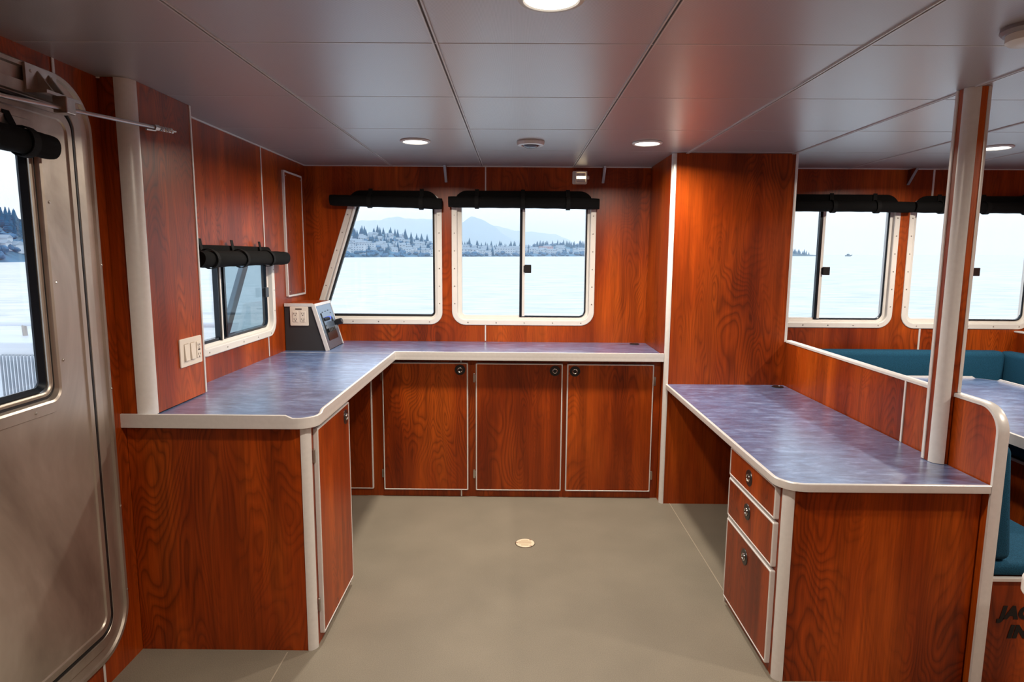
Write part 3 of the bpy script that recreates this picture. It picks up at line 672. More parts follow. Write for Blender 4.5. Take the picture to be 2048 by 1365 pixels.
# ------------------------------------------------------------------ partition, post
XP0, XP1 = 1.620, 1.656
pt = thing('partition', (1.64, 2.9, 0), 'low cherry partition with pale rounded top trim between desk and dinette', 'partition')
arc = [(YDF + .085 - .085 * cos(a), .935 + .085 * sin(a)) for a in [pi / 2 * k / 10 for k in range(11)]]
prof = [(YDF, 0)] + arc + [(YP - .001, 1.020), (YP - .001, 0)]
m = MB(); m.plate(prof, [], fX(XP0 + .004), 0, XP1 - XP0 - .008); obj('panel', m, WOOD, pt)
m = MB(); path = [(YDF, 0)] + arc + [(YP - .001, 1.020)]
loops = []
for i, p in enumerate(path):
    a = Vector(path[max(i - 1, 0)]); b = Vector(path[min(i + 1, len(path) - 1)]); d = (b - a).normalized(); nn = Vector((-d.y, d.x))
    loops.append([(x, p[0] + nn.x * o, p[1] + nn.y * o) for x, o in ((XP0 - .001, -.004), (XP0 - .001, .006), (XP0 + .006, .010), (XP1 - .006, .010), (XP1 + .001, .006), (XP1 + .001, -.004))])
m.loft(loops); obj('edge_trim', m, TRIM, pt, smooth=True, angle=35)
m = MB(); m.box(XP0 - .0, XP0 + .006, 2.590, 2.600, zd, 1.018); obj('joint_strip', m, TRIM, pt)
po = thing('corner_post', (1.63, 2.33, .757), 'cherry and pale aluminium square post rising from desktop to ceiling', 'post')
m = MB(); m.prism([(1.571, 2.335), (1.606, 2.300), (1.6185, 2.300), (1.6185, 2.372), (1.571, 2.372)], fZ, .7575, ZC - .001)
m.prism([(1.6185, 2.300), (1.630, 2.300), (1.650, 2.320), (1.650, 2.372), (1.6185, 2.372)], fZ, 1.0315, ZC - .001); obj('core', m, WOOD, po)
m = MB(); quarter(m, 1.606, 2.335, .0375, pi, 1.5 * pi, .7575, ZC - .001, 14); obj('corner_trim', m, TRIM, po, smooth=True, angle=50)
m = MB(); m.box(1.567, 1.575, 2.360, 2.376, .7575, ZC - .001); obj('corner_trim', m, TRIM, po, bevel=.003)
m = MB(); quarter(m, 1.630, 2.320, .0225, -pi / 2, 0, 1.0315, ZC - .001, 12); obj('corner_trim', m, TRIM, po, smooth=True, angle=50)

# ------------------------------------------------------------------ dinette
def cushion(mb, x0, x1, y0, y1, z0, z1, r=.03):
    n = 5; loops = []
    for k in range(n + 1):
        a = pi / 2 * k / n; o = r * (1 - sin(a)); z = z0 + r * (1 - cos(a)); loops.append([(u, v, z) for u, v in rnd_poly(rect(x0 + o, x1 - o, y0 + o, y1 - o), max(r * 1.3 - o, .005), 5)])
    for k in range(n + 1):
        a = pi / 2 * (1 - k / n); o = r * (1 - sin(a)); z = z1 - r * (1 - cos(a)); loops.append([(u, v, z) for u, v in rnd_poly(rect(x0 + o, x1 - o, y0 + o, y1 - o), max(r * 1.3 - o, .005), 5)])
    return mb.loft(loops)
bn = thing('dinette_bench', (1.87, 2.9, 0), 'cherry bench box with blue seat and back cushion against the low partition', 'bench')
m = MB(); m.box(XP1 + .002, 2.070, 2.120, 3.86, 0, .390); bb = obj('bench_box', m, WOOD, bn)
m = MB(); m.box(XP1 + .002, 2.072, 2.112, 2.128, .390, .404); m.box(2.060, 2.074, 2.120, 3.86, .390, .404); obj('edge_trim', m, TRIM, bn, bevel=.002)
m = MB(); cushion(m, XP1 + .004, 2.066, 2.122, 3.855, .405, .452, .018); obj('seat_cushion', m, BLUE, bn, smooth=True)
m = MB(); cushion(m, XP1 + .006, 1.772, 2.128, 3.84, .455, .880, .030)
for v in m.bm.verts: v.co.x = XP1 + .006 + (v.co.x - XP1 - .006) * (1.0 - .40 * (v.co.z - .455) / .42)
obj('back_cushion', m, BLUE, bn, smooth=True)
def text_obj(txt, name, size, loc, rot, parent, mat, bold=.0, shear=.0, align='LEFT', ext=.0006):
    c = bpy.data.curves.new(name, 'FONT'); c.body = txt; c.size = size; c.extrude = ext; c.offset = bold; c.shear = shear; c.align_x = align; c.space_character = 1.10
    tmp = bpy.data.objects.new('tmp', c); COL.objects.link(tmp); bpy.context.view_layer.update()
    me = bpy.data.meshes.new_from_object(tmp.evaluated_get(bpy.context.evaluated_depsgraph_get())); bpy.data.objects.remove(tmp)
    me.materials.clear(); me.materials.append(mat); o = bpy.data.objects.new(name, me); COL.objects.link(o)
    o.rotation_euler = rot; o.parent = parent; o.location = Vector(loc) - ORG[parent]; ORG[o] = Vector(loc); return o
text_obj('JACKETS', 'lettering', .062, (1.734, 2.1192, .250), (pi / 2, 0, 0), bb, INK, bold=.0046, shear=.2)
text_obj('INSIDE', 'lettering', .062, (1.769, 2.1192, .177), (pi / 2, 0, 0), bb, INK, bold=.0046, shear=.2)
bf = thing('dinette_bench', (2.9, 4.1, 0), 'blue cushioned corner bench running under the far right windows', 'bench')
m = MB(); m.box(2.076, 2.76, 3.90, YB - .002, 0, .415); m.box(2.76, 3.44, 2.2, YB - .002, 0, .415); obj('bench_box', m, WOOD, bf)
m = MB(); m.box(2.750, 2.764, 2.2, 3.90, .415, .430); m.box(2.076, 2.764, 3.888, 3.902, .415, .430); obj('edge_trim', m, TRIM, bf, bevel=.002)
m = MB(); cushion(m, 2.765, 3.30, 2.2, 3.89, .431, .53, .025); obj('seat_cushion', m, BLUE, bf, smooth=True)
m = MB(); cushion(m, 2.078, 3.30, 3.905, YB - .09, .431, .53, .025); obj('seat_cushion', m, BLUE, bf, smooth=True)
m = MB(); cushion(m, 1.68, 3.318, YB - .135, YB - .012, .50, .900, .035); obj('back_cushion', m, BLUE, bf, smooth=True)
m = MB(); cushion(m, 3.322, 3.436, 2.3, YB - .02, .535, .895, .035); obj('back_cushion', m, BLUE, bf, smooth=True)
m = MB(); m.box(3.445, 3.485, 2.15, YB - .002, 0, 1.018); sp2 = obj('partition', m, WOOD); tag(sp2, 'low cherry partition behind the right end of the corner bench', 'partition')
m = MB(); m.box(3.440, 3.490, 2.146, YB - .002, 1.018, 1.030); obj('edge_trim', m, TRIM, sp2, bevel=.004)
tb = thing('dinette_table', (2.65, 3.3, 0), 'blue-grey mottled dinette table with raised pale metal edge', 'table')
zt = .748; tx0, tx1, ty0, ty1 = 2.190, 3.085, 2.42, 4.085; ch = .075
m = MB(); oc = [(tx0, ty1), (tx0, ty0 + .05), (tx0 + .05, ty0), (tx1 - .05, ty0), (tx1, ty0 + .05), (tx1, ty1 - ch), (tx1 - ch, ty1)]
m.plate(oc, [], fZ, .712, zt); obj('table_top', m, LAM, tb)
m = MB()
pfl = lambda h: [(-.002, .710), (.006, .710), (.007, .720), (.0055, .728), (.007, .736), (.007, zt + h - .001), (.004, zt + h), (-.004, zt + h), (-.007, zt + h - .002), (-.007, zt - .001)]
ep = [(tx1, ty1 - ch - .03), (tx1, ty1 - ch - .01), (tx1, ty1 - ch), (tx1 - ch, ty1), (tx1 - ch - .01, ty1), (tx1 - ch - .03, ty1), (tx0, ty1), (tx0, ty0 + .05), (tx0 + .05, ty0), (tx1 - .05, ty0), (tx1, ty0 + .05), (tx1, ty1 - ch - .03)]
eh = [.013, 0, 0, 0, 0, .013, .013, .013, .013, .013, .013, .013]
edge_sweep(m, [(x, y) for x, y in ep][::-1], lambda i: [(o, z) for o, z in pfl(eh[::-1][i])], caps=True)
obj('edge_trim', m, TRIM, tb, smooth=True, angle=25)
m = MB(); m.lathe([(.16, 0), (.16, .01), (.045, .02), (.04, .69), (.12, .70), (.12, .712)], (2.42, 3.25, 0), 'Z', 24); obj('pedestal', m, GREYM, tb, smooth=True, angle=35)

# galley counter poking in at the right edge
gc = thing('galley_counter', (1.5, .6, 0), 'pale-edged counter corner with rounded post at the lower right edge', 'counter')
GX, GY = .994, 1.205
m = MB(); m.box(GX + .040, 2.6, -.6, GY - .030, 0, .868); obj('carcass', m, WOOD, gc)
def round_rect_xy(x0, x1, y0, y1, r): return rnd_poly(rect(x0, x1, y0, y1), r, 8)
m = MB(); m.prism(round_rect_xy(GX, 2.6, -.6, GY, .05), fZ, .869, .904); obj('counter_top', m, TRIM, gc, bevel=.005)
m = MB(); quarter(m, GX + .056, GY - .046, .022, pi / 2, pi, 0, .868, 8); obj('corner_post', m, TRIM, gc, smooth=True, angle=50)

# ------------------------------------------------------------------ ceiling fixtures
def lamp_proto():
    t = thing('ceiling_light', (0, 0, ZC))
    m = MB(); m.lathe([(.078, 0), (.080, -.004), (.076, -.009), (.066, -.010), (.062, -.006)], (0, 0, ZC), 'Z', 40, caps=(True, False)); obj('trim_ring', m, FRAMEW, t, smooth=True, angle=50)
    m = MB(); m.lathe([(.063, -.004), (.062, -.007), (.045, -.0085)], (0, 0, ZC), 'Z', 40); obj('diffuser', m, LGLOW, t, smooth=True)
    return t
def put_lamp(o, x, y, label, grp=None):
    o.location = (x, y, ZC)
    if label: tag(o, label, 'ceiling light', grp)
    l = bpy.data.lights.new('downlight', 'AREA'); l.shape = 'DISK'; l.size = .11; l.energy = LAMP_W; l.color = LAMP_COL; l.spread = radians(165)
    lo = bpy.data.objects.new('downlight', l); COL.objects.link(lo); lo.parent = o; lo.location = (0, 0, -.012)
L0 = lamp_proto()
spots = [(-.535, 3.425, 'round lit ceiling light above the slant-sided window'), (.682, 3.437, 'round lit ceiling light in front of the tall locker'),
         (.076, 1.555, 'large nearest ceiling light cut by the top edge of the picture'), (2.562, 3.512, 'round lit ceiling light just right of the corner post')]
lamps = [L0] + [copy_tree(L0) for _ in range(3)]
extra = [(.076, -.6), (2.56, 1.4), (3.7, 2.6)]  # unseen ceiling lights added to brighten the cabin
more = [copy_tree(L0) for _ in extra]
for o, (x, y, lb) in zip(lamps, spots): put_lamp(o, x, y, lb)
for o, (x, y) in zip(more, extra): put_lamp(o, x, y, 'round ceiling light added out of view behind or beside the camera as fill', 'added ceiling lights outside the picture')
v = thing('ceiling_vent', (.070, 3.43, ZC), 'round pale ceiling fixture with dark domed lens between the two far lights', 'ceiling fixture')
m = MB(); m.lathe([(.072, 0), (.074, -.006), (.068, -.020), (.050, -.022), (.046, -.014), (.040, -.014)], (.070, 3.43, ZC), 'Z', 40, caps=(True, True)); obj('bezel', m, TRIM, v, smooth=True, angle=40)
m = MB(); m.lathe([(.045, -.014), (.040, -.024), (.026, -.031), (.008, -.034)], (.070, 3.43, ZC), 'Z', 32); obj('lens', m, VENTD, v, smooth=True)
v = thing('smoke_detector', (1.317, 1.735, ZC), 'white round detector on the ceiling at the top right edge', 'detector')
c = (1.317, 1.735, ZC)
m = MB(); m.lathe([(.060, 0), (.062, -.010), (.055, -.018)], c, 'Z', 40); obj('base', m, GREYM, v, smooth=True, angle=40)
m = MB(); m.lathe([(.048, -.018), (.048, -.036), (.040, -.042), (.010, -.044)], c, 'Z', 40); obj('cover', m, FRAMEW, v, smooth=True, angle=40)

# support fins between ceiling and front wall
for x, lb in ((-.478, 'small grey-edged support fin under the ceiling above the gap between the two left windows'), (.578, 'small grey-edged support fin right of the square wall lamp'), (2.622, 'small grey-edged support fin above the gap between the two right windows')):
    t = thing('support_fin', (x, YB, ZC - .1), lb, 'support fin')
    m = MB(); m.loft([[(x + q, YB - .0005, ZC - .0055), (x + q, YB - .094, ZC - .0055), (x + q, YB - .0005, ZC - .102)] for q in (-.005, .005)]); obj('gusset', m, WOOD, t)
    m = MB(); m.loft([[(x + q, YB - .094, ZC - .0055), (x + q, YB - .100, ZC - .0055), (x + q, YB - .006, ZC - .108), (x + q, YB - .0005, ZC - .106)] for q in (-.009, .009)]); obj('edge_strip', m, GREYM, t, bevel=.0015)
# square wall lamp
wl = thing('wall_lamp', (.424, YB, 2.0), 'small square clear-fronted wall lamp above the middle window', 'wall lamp')
m = MB(); m.prism(rnd_poly(rect(.372, .470, 2.000, 2.086), .008, 4), fB, 0, .014); obj('base', m, FRAMEW, wl, bevel=.002)
m = MB(); m.prism(rect(.396, .460, 2.012, 2.076), fB, .014, .016); rf = obj('reflector', m, CHROME, wl)
m = MB(); m.tube([(.396, YB - .026, 2.044), (.460, YB - .026, 2.044)], .0075, 12); obj('tube_lamp', m, emit('tube_glow', (1, .82, .5), 4.0), wl, smooth=True)
for u in (.412, .440, .452):
    m = MB(); m.tube([(u, YB - .026, 2.034), (u, YB - .026, 2.060)], .0018, 8); obj('holder', m, STEEL, wl)
m = MB(); ring(m, fB, rect(.388, .468, 2.004, 2.084), [.006] * 4, [(0, .014), (0, .036), (.003, .040), (.008, .040), (.008, .014)], 4); obj('lens_frame', m, IVORY, wl, smooth=True, angle=40)
m = MB(); m.prism(rect(.394, .462, 2.010, 2.078), fB, .036, .038); obj('lens', m, GLASS, wl)
m = MB(); m.lathe([(.012, 0), (.012, .012), (.009, .014)], (.470, YB - .010, 2.044), 'X', 16); obj('button', m, IVORY, wl, smooth=True, angle=40)

# floor drain
dn = thing('floor_drain', (.058, 3.200, 0), 'round cream slotted drain cover in the middle of the floor', 'floor drain')
m = MB(); m.lathe([(.053, 0), (.053, .0008)], (.058, 3.2, 0), 'Z', 40); obj('rim', m, plain('drain_rim_dark', (.05, .035, .02), .7), dn)
m = MB(); m.lathe([(.0495, .0008), (.0495, .0030), (.047, .0036)], (.058, 3.2, 0), 'Z', 40); dcv = obj('cover', m, DRAIN, dn, smooth=True, angle=40)
for k, hl in enumerate((.020, .033, .036, .033, .020)):
    y = 3.2 + (k - 2) * .0135; m = MB(); m.box(.056 - hl, .056 + hl, y - .0028, y + .0028, .0036, .0040); obj('slot', m, DRAIND, dcv)
for a in (pi, .9, -.9):
    m = MB(); x, y = .058 + .045 * cos(a), 3.2 + .045 * sin(a); m.box(x - .006, x + .006, y - .003, y + .003, .0036, .0041); obj('notch', m, plain('notch_rust', (.22, .07, .03), .7) if 'notch_rust' not in bpy.data.materials else bpy.data.materials['notch_rust'], dcv)

# ------------------------------------------------------------------ outside: sea, shore, town, mountains
SH = 2.7
def sea_z(x, y): return EYE - SH + .0067 * x + .0016 * y
def lerp_tab(tab, x):
    if x <= tab[0][0]: return tab[0][1]
    for (a, fa), (b, fb) in zip(tab, tab[1:]):
        if x <= b: return fa + (fb - fa) * (x - a) / (b - a)
    return tab[-1][1]
def sea_material():
    m, nt, b = node_mat('milky_green_sea')
    n = tex(nt, scaled_pos(nt, .35, .9, 1, 0), 1.0, 6, .6, .6)
    n2 = tex(nt, scaled_pos(nt, .02, .07, 1, 0), 1.0, 4, .6)
    c = mixc(nt, ramp(nt, n, [(.33, (.58, .64, .62)), (.60, (.88, .865, .83))]), ramp(nt, n2, [(.35, (.90, .93, .93)), (.65, (1.0, 1.0, 1.0))]), 1.0, 'MULTIPLY')
    nt.links.new(c, b.inputs['Base Color']); b.inputs['Roughness'].default_value = .35; b.inputs['Specular IOR Level'].default_value = .5
    bp = nt.nodes.new('ShaderNodeBump'); bp.inputs['Strength'].default_value = .35; bp.inputs['Distance'].default_value = .25
    nt.links.new(n, bp.inputs['Height']); nt.links.new(bp.outputs[0], b.inputs['Normal'])
    return m
m = MB(); R = 30000
m.loft([[(-R, -200, sea_z(-R, -200)), (R, -200, sea_z(R, -200))], [(-R, R, sea_z(-R, R)), (R, R, sea_z(R, R))]], caps=(False, False), closed=False)
tag(obj('sea', m, sea_material(), origin=(0, 0, 0)), kind='structure')
D_TAB = [(-1.1, 190), (-.806, 227), (-.497, 380), (-.12, 840), (.103, 1125), (.2, 1500)]
R_TAB = [(-1.1, .075), (-.85, .072), (-.800, .060), (-.765, .032), (-.60, .030), (-.40, .030), (-.27, .030), (-.22, .034), (-.18, .029), (-.15, .0225), (-.12, .0165), (-.086, .0150), (-.03, .0125), (.01, .0125), (.03, .0165), (.06, .0185), (.10, .0170), (.14, .012), (.2, .006)]
def land(az, v):        # v 0 shore .. 1 ridge
    D = lerp_tab(D_TAB, az); Wd = D * .38; y = D + v * Wd; x = az * y
    s0 = (sea_z(az * D, D) - EYE) / D; s1 = lerp_tab(R_TAB, az); g = v ** .85
    return Vector((x, y, EYE + y * (s0 + (s1 - s0) * g)))
m = MB(); loops = []
for i in range(90):
    az = -1.1 + 1.3 * i / 89; loops.append([land(az, 0) - Vector((0, 0, 3))] + [land(az, v) for v in (0, .1, .2, .3, .45, .6, .8, 1)] + [land(az, 1) + Vector((0, 200, -40))])
m.loft(loops, caps=(False, False), closed=False)
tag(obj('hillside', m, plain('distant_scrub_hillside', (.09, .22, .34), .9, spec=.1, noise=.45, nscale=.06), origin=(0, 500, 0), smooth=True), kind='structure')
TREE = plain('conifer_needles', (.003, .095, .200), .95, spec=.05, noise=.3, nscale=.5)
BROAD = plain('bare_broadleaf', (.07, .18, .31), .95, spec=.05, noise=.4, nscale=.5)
def conifer():
    m = MB(); z = 0
    for k in range(7):
        r0 = .25 * (1 - k / 7.4); z0 = .10 + k * .125; n = 9
        a = [(r0 * (1 + .25 * (j % 2)) * cos(2 * pi * j / n + k), r0 * (1 + .25 * (j % 2)) * sin(2 * pi * j / n + k), z0 - .03 * (j % 2)) for j in range(n)]
        m.loft([a, [(p[0] * .25, p[1] * .25, z0 + .19) for p in a]])
    m.tube([(0, 0, 0), (0, 0, .2)], .02, 6); return m
def blob():
    m = MB(); bmesh.ops.create_icosphere(m.bm, subdivisions=2, radius=.5)
    for v_ in m.bm.verts: v_.co = v_.co * random.uniform(.8, 1.15); v_.co.z = v_.co.z * .75 + .38
    return m
def far_copy(src, loc, sc, rz, label, cat, grp):
    o = src.copy(); COL.objects.link(o); o.location = loc; o.scale = sc; o.rotation_euler = (0, 0, rz); tag(o, label, cat, grp); return o
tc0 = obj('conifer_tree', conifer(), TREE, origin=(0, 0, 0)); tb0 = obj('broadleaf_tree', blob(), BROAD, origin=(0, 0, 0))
first = [True, True]
placed = []
def spaced(gen, r):
    for _ in range(40):
        az, v = gen(); p = land(az, v)
        if all((p - q).length > (r + s) for q, s in placed): break
    placed.append((p, r)); return az, v
def plant(kind, azr, vr, h, label, grp):
    az, v = spaced(lambda: (rr.uniform(*azr), rr.uniform(*vr)), h * (.24 if kind == 0 else .42))
    src = tc0 if kind == 0 else tb0; p = land(az, v) - Vector((0, 0, h * .05))
    if first[kind]:
        first[kind] = False; src.location = p; src.scale = (h,) * 3; tag(src, label, 'tree', grp); return
    far_copy(src, p, (h * random.uniform(.8, 1.15) * (1 if kind == 0 else 1.1), h, h * (1 if kind == 0 else random.uniform(.7, 1.1))), random.uniform(0, 6), label, 'tree', grp)
rr = random.Random(11)
for i in range(46): plant(0, (-.285, -.115), (.72, 1.0), rr.uniform(7, 17), 'dark conifer on the ridge seen through the slant-sided window', 'conifers on the left ridge')
for i in range(72): plant(0, (-.285, -.115), (.06, .72), rr.uniform(5, 12), 'dark conifer among the houses seen through the slant-sided window', 'conifers among the hillside houses')
for i in range(36): plant(0, (-.10, .02), (.6, 1.0), rr.uniform(8, 17), 'blue-green conifer on the shore seen through the middle window, left pane', 'conifers in the middle window left pane')
for i in range(48): plant(0, (.020, .125), (.6, 1.0), rr.uniform(9, 15), 'blue-green conifer on the wooded rise seen through the middle window, right pane', 'conifers on the wooded rise')
for i in range(16): plant(0, (-.10, .12), (.03, .5), rr.uniform(9, 15), 'blue-green conifer low on the shore seen through the middle window', 'conifers low on the shore')
for i in range(70): plant(0, (-.86, -.745), (.55, 1.0), rr.uniform(4.5, 8), 'tall dark conifer on the slope seen through the metal door window', 'conifers in the door window')
for i in range(16): plant(0, (-.87, -.735), (.05, .6), rr.uniform(3, 6), 'dark conifer near the water seen through the metal door window', 'low conifers in the door window')
for i in range(255): plant(1, (-.285, .125), (.0, .10) if i % 3 == 0 else (.1, .98), rr.uniform(5, 10), 'soft blue-grey leafless tree on the shore of the town', 'leafless trees on the shore')
for i in range(28): plant(1, (-.86, -.745), (.0, .6), rr.uniform(2.5, 5), 'soft grey leafless tree seen through the metal door window', 'leafless trees in the door window')
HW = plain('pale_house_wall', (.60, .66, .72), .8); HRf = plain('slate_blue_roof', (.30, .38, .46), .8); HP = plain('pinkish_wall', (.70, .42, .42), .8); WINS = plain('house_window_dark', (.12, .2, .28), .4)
def house_mesh(w, d, h, roof, gable=True):
    m = MB(); m.box(-w / 2, w / 2, -d / 2, d / 2, -2, h)
    if gable: m.loft([[(-w / 2 - .4, -d / 2 - .4, h), (-w / 2 - .4, d / 2 + .4, h), (-w / 2 - .4, 0, h + roof)], [(w / 2 + .4, -d / 2 - .4, h), (w / 2 + .4, d / 2 + .4, h), (w / 2 + .4, 0, h + roof)]], mi=1)
    else: m.box(-w / 2 - .3, w / 2 + .3, -d / 2 - .3, d / 2 + .3, h, h + roof, mi=1)
    nx = max(2, int(w / 3.5))
    for i in range(nx):
        x = -w / 2 + (i + .5) * w / nx
        for z in ([1.2] if h < 4.5 else [1.2, 4.0] if h < 8 else [1.2, 4.2, 7.2]):
            m.box(x - .7, x + .7, -d / 2 - .08, -d / 2, z, z + 1.2, mi=2)
    return m
houses = [obj('house', house_mesh(9, 7, 4, 2.6), [HW, HRf, WINS], origin=(0, 0, 0)), obj('house', house_mesh(12, 8, 5.5, 2.2), [HW, HRf, WINS], origin=(0, 0, 0)), obj('apartment_block', house_mesh(26, 11, 9, .8, False), [HW, HW, WINS], origin=(0, 0, 0)), obj('warehouse', house_mesh(34, 12, 5, .8, False), [HW, HW, WINS], origin=(0, 0, 0))]
hf = [True] * 4
def build(k, az, v, s, label, cat, grp, rz=None):
    p = land(az, v); rz = rr.uniform(-.5, .5) if rz is None else rz
    if hf[k]:
        hf[k] = False; o = houses[k]; o.location = p; o.scale = (s,) * 3; o.rotation_euler = (0, 0, rz); tag(o, label, cat, grp)
    else: o = far_copy(houses[k], p, (s,) * 3, rz, label, cat, grp)
    return o
for i in range(75): build(rr.choice([0, 0, 1]), *spaced(lambda: (rr.uniform(-.285, -.112), rr.uniform(.15, .9)), 6), rr.uniform(.7, 1.15), 'small pale house on the hillside seen through the slant-sided window', 'house', 'houses on the left hillside')
for i in range(55): build(rr.choice([0, 1]), *spaced(lambda: (rr.uniform(-.10, .02), rr.uniform(.15, .75)), 6), rr.uniform(.8, 1.3), 'small pale house on the shore seen through the middle window, left pane', 'house', 'houses in the middle window left pane')
for i in range(22): build(rr.choice([0, 1]), *spaced(lambda: (rr.uniform(.02, .12), rr.uniform(.08, .45)), 6), rr.uniform(.8, 1.3), 'small pale house on the shore seen through the middle window, right pane', 'house', 'houses in the middle window right pane')
for i in range(14): build(0, *spaced(lambda: (rr.uniform(-.87, -.735), rr.uniform(.15, .6)), 6), rr.uniform(.35, .6), 'small pale house on the slope seen through the metal door window', 'house', 'houses in the door window')
for az, v, s, lb in ((-.252, .14, .8, 'long pale apartment block at the left of the hillside town'), (-.235, .26, .8, 'upper pale apartment block at the left of the hillside town'), (-.016, .16, 1.1, 'long pale block by the water near the middle window mullion'), (-.165, .20, .6, 'pale apartment block mid-shore in the slant-sided window')): build(2, az, v, s, lb, 'building', None, 0)
for az, v, s, lb in ((-.150, .10, 1.0, 'long white warehouse on the shore seen through the slant-sided window'), (.108, .03, .9, 'low white warehouse at the right of the middle window'), (-.055, .10, .9, 'low pale warehouse on the shore in the middle window left pane')): build(3, az, v, s, lb, 'building', None, 0)
m = house_mesh(26, 12, 9, .8, False); rb = obj('brick_building', m, [HP, HP, WINS], origin=(0, 0, 0)); rb.location = land(.046, .33); tag(rb, 'dusty red building below the wooded rise in the middle window', 'building')

# mountains (bodies with depth, not flat outlines)
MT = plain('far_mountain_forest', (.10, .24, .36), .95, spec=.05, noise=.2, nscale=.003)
def mountain(n, Y, tab, depth):
    m = MB(); loops = []; a0, a1 = tab[0][0], tab[-1][0]; N = 60
    for i in range(N + 1):
        az = a0 + (a1 - a0) * i / N; h = lerp_tab(tab, az) + .0012 * sin(az * 120) + .0006 * sin(az * 333)
        x = az * Y; zt_ = EYE + h * Y
        loops.append([(x * .9, Y - depth, sea_z(x, Y) - 5), (x * .96, Y - depth * .45, EYE + h * Y * .45), (x, Y, zt_), (x * 1.1, Y + depth, sea_z(x, Y) - 5)])
    m.loft(loops, caps=(False, False), closed=False)
    return tag(obj('mountain_%d' % n if False else 'mountain', m, MT, origin=(0, Y, 0), smooth=True), kind='structure')
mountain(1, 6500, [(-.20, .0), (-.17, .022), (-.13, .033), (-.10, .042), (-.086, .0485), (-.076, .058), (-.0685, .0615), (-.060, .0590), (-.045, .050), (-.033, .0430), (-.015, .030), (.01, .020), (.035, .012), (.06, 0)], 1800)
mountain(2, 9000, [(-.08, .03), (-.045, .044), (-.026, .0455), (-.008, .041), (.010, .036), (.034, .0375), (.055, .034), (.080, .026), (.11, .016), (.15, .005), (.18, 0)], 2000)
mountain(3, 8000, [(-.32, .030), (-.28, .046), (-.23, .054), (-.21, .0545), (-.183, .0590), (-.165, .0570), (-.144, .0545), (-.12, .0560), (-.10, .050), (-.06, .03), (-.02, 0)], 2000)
# island point and small boat in the right window
m = MB(); loops = []
for i in range(15):
    x = 560 + 110 * i / 14; hgt = 9 * (1 - i / 14) ** .8; loops.append([(x, 1380, sea_z(x, 1380) - 1), (x, 1400, sea_z(x, 1400) + hgt), (x, 1460, sea_z(x, 1460) + hgt), (x, 1480, sea_z(x, 1480) - 1)])
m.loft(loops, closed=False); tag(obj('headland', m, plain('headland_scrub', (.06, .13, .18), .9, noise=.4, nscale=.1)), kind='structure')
for i in range(22):
    x = 585 + 62 * rr.random(); y = rr.uniform(1395, 1450); hh = rr.uniform(8, 17) * (1.25 - (x - 585) / 90); far_copy(tc0, (x, y, sea_z(x, y) + 6 * (1 - (x - 560) / 115)), (hh, hh, hh), rr.uniform(0, 6), 'dark conifer on the small headland seen through the window right of the locker', 'tree', 'conifers on the headland')
bx, by = 600, 1160; bz = sea_z(bx, by)
bt = thing('motor_boat', (bx, by, bz), 'tiny dark boat on the horizon seen through the window right of the locker', 'boat')
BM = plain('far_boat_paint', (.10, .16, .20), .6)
m = MB(); m.loft([[(bx - 5, by - 1.5, bz), (bx - 5, by + 1.5, bz), (bx - 5, by + 1.6, bz + 2), (bx - 5, by - 1.6, bz + 2)], [(bx + 3, by - 1.5, bz), (bx + 3, by + 1.5, bz), (bx + 4, by + 1.7, bz + 2.2), (bx + 4, by - 1.7, bz + 2.2)], [(bx + 6, by - .1, bz + .6), (bx + 6, by + .1, bz + .6), (bx + 8, by + .1, bz + 3), (bx + 8, by - .1, bz + 3)]]); obj('hull', m, BM, bt)
m = MB(); m.box(bx - 2, bx + 2, by - 1.2, by + 1.2, bz + 2, bz + 4.4); m.tube([(bx, by, bz + 4), (bx, by, bz + 7)], .12, 6); obj('cabin', m, BM, bt)

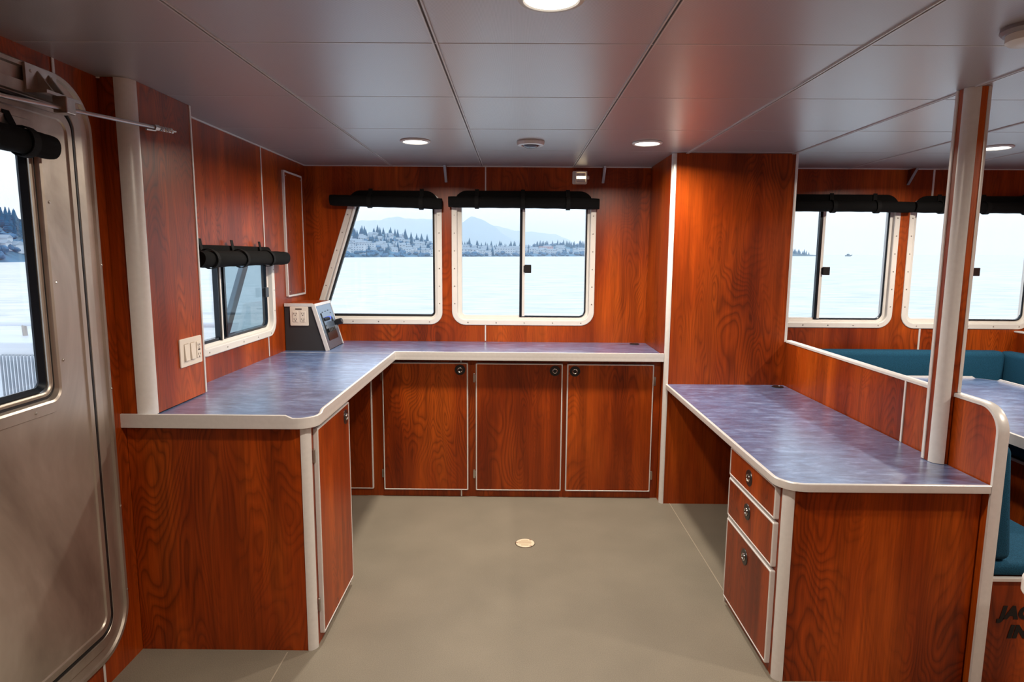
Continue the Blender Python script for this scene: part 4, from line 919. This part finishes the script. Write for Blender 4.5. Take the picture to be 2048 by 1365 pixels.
# haze over the water and shore
hz = bpy.data.materials.new('sea_haze'); hz.use_nodes = True; nt = hz.node_tree; nt.nodes.clear()
o_ = nt.nodes.new('ShaderNodeOutputMaterial'); vs = nt.nodes.new('ShaderNodeVolumeScatter'); vs.inputs['Color'].default_value = (.84, .94, 1.0, 1); vs.inputs['Density'].default_value = .00022
nt.links.new(vs.outputs[0], o_.inputs['Volume'])
m = MB(); m.box(-9000, 9000, 130, 12000, -60, 480); tag(obj('haze', m, hz), 'thin bluish haze over the water and far shore', 'haze', kind='stuff')

# ------------------------------------------------------------------ own deck outside the left windows
rl = thing('deck_rail', (-3.4, 5.0, .0), 'white pipe rail outside the metal door window', 'rail')
m = MB(); m.tube([(-4.9, 5.0, .955), (-2.3, 5.0, .955)], .020, 10); obj('top_rail', m, HULL, rl, smooth=True)
for x in (-3.93, -2.75):
    m = MB(); m.tube([(x, 5.0, .955), (x + .05, 5.0, -.02)], .018, 8); obj('stanchion', m, STEEL, rl, smooth=True)
lb = thing('vent_box', (-3.7, 4.7, 0), 'white deck box with vertical louver slats outside the metal door window', 'deck box')
m = MB(); m.box(-4.6, -3.0, 4.62, 5.3, -.02, .860); obj('housing', m, HULL, lb, bevel=.01)
m = MB(); m.box(-3.82, -3.05, 4.610, 4.622, .20, .765); lvp = obj('louver_shade', m, HULLD, lb)  # dark blue sheet stands in for the shade between the slats
for k in range(29):
    x = -3.815 + k * .026; m = MB(); m.box(x, x + .007, 4.585, 4.612, .20, .765); obj('slat', m, HULL, lb)
m = MB(); m.box(-4.9, XL - .07, -1.8, 9.0, -.12, -.02); tag(obj('side_deck', m, HULL), kind='structure')
m = MB(); m.box(-1.66, -1.62, 3.36, 3.44, -.02, .95)
m.loft([[(-1.655, 3.36, .90), (-1.655, 3.43, .90), (-1.625, 3.43, .90), (-1.625, 3.36, .90)], [(-1.655, 4.02, 1.75), (-1.655, 4.09, 1.75), (-1.625, 4.09, 1.75), (-1.625, 4.02, 1.75)]])
tag(obj('brace', m, plain('grey_brace_paint', (.25, .30, .36), .5), bevel=.004), 'slanted grey brace just outside the small side window', 'brace')
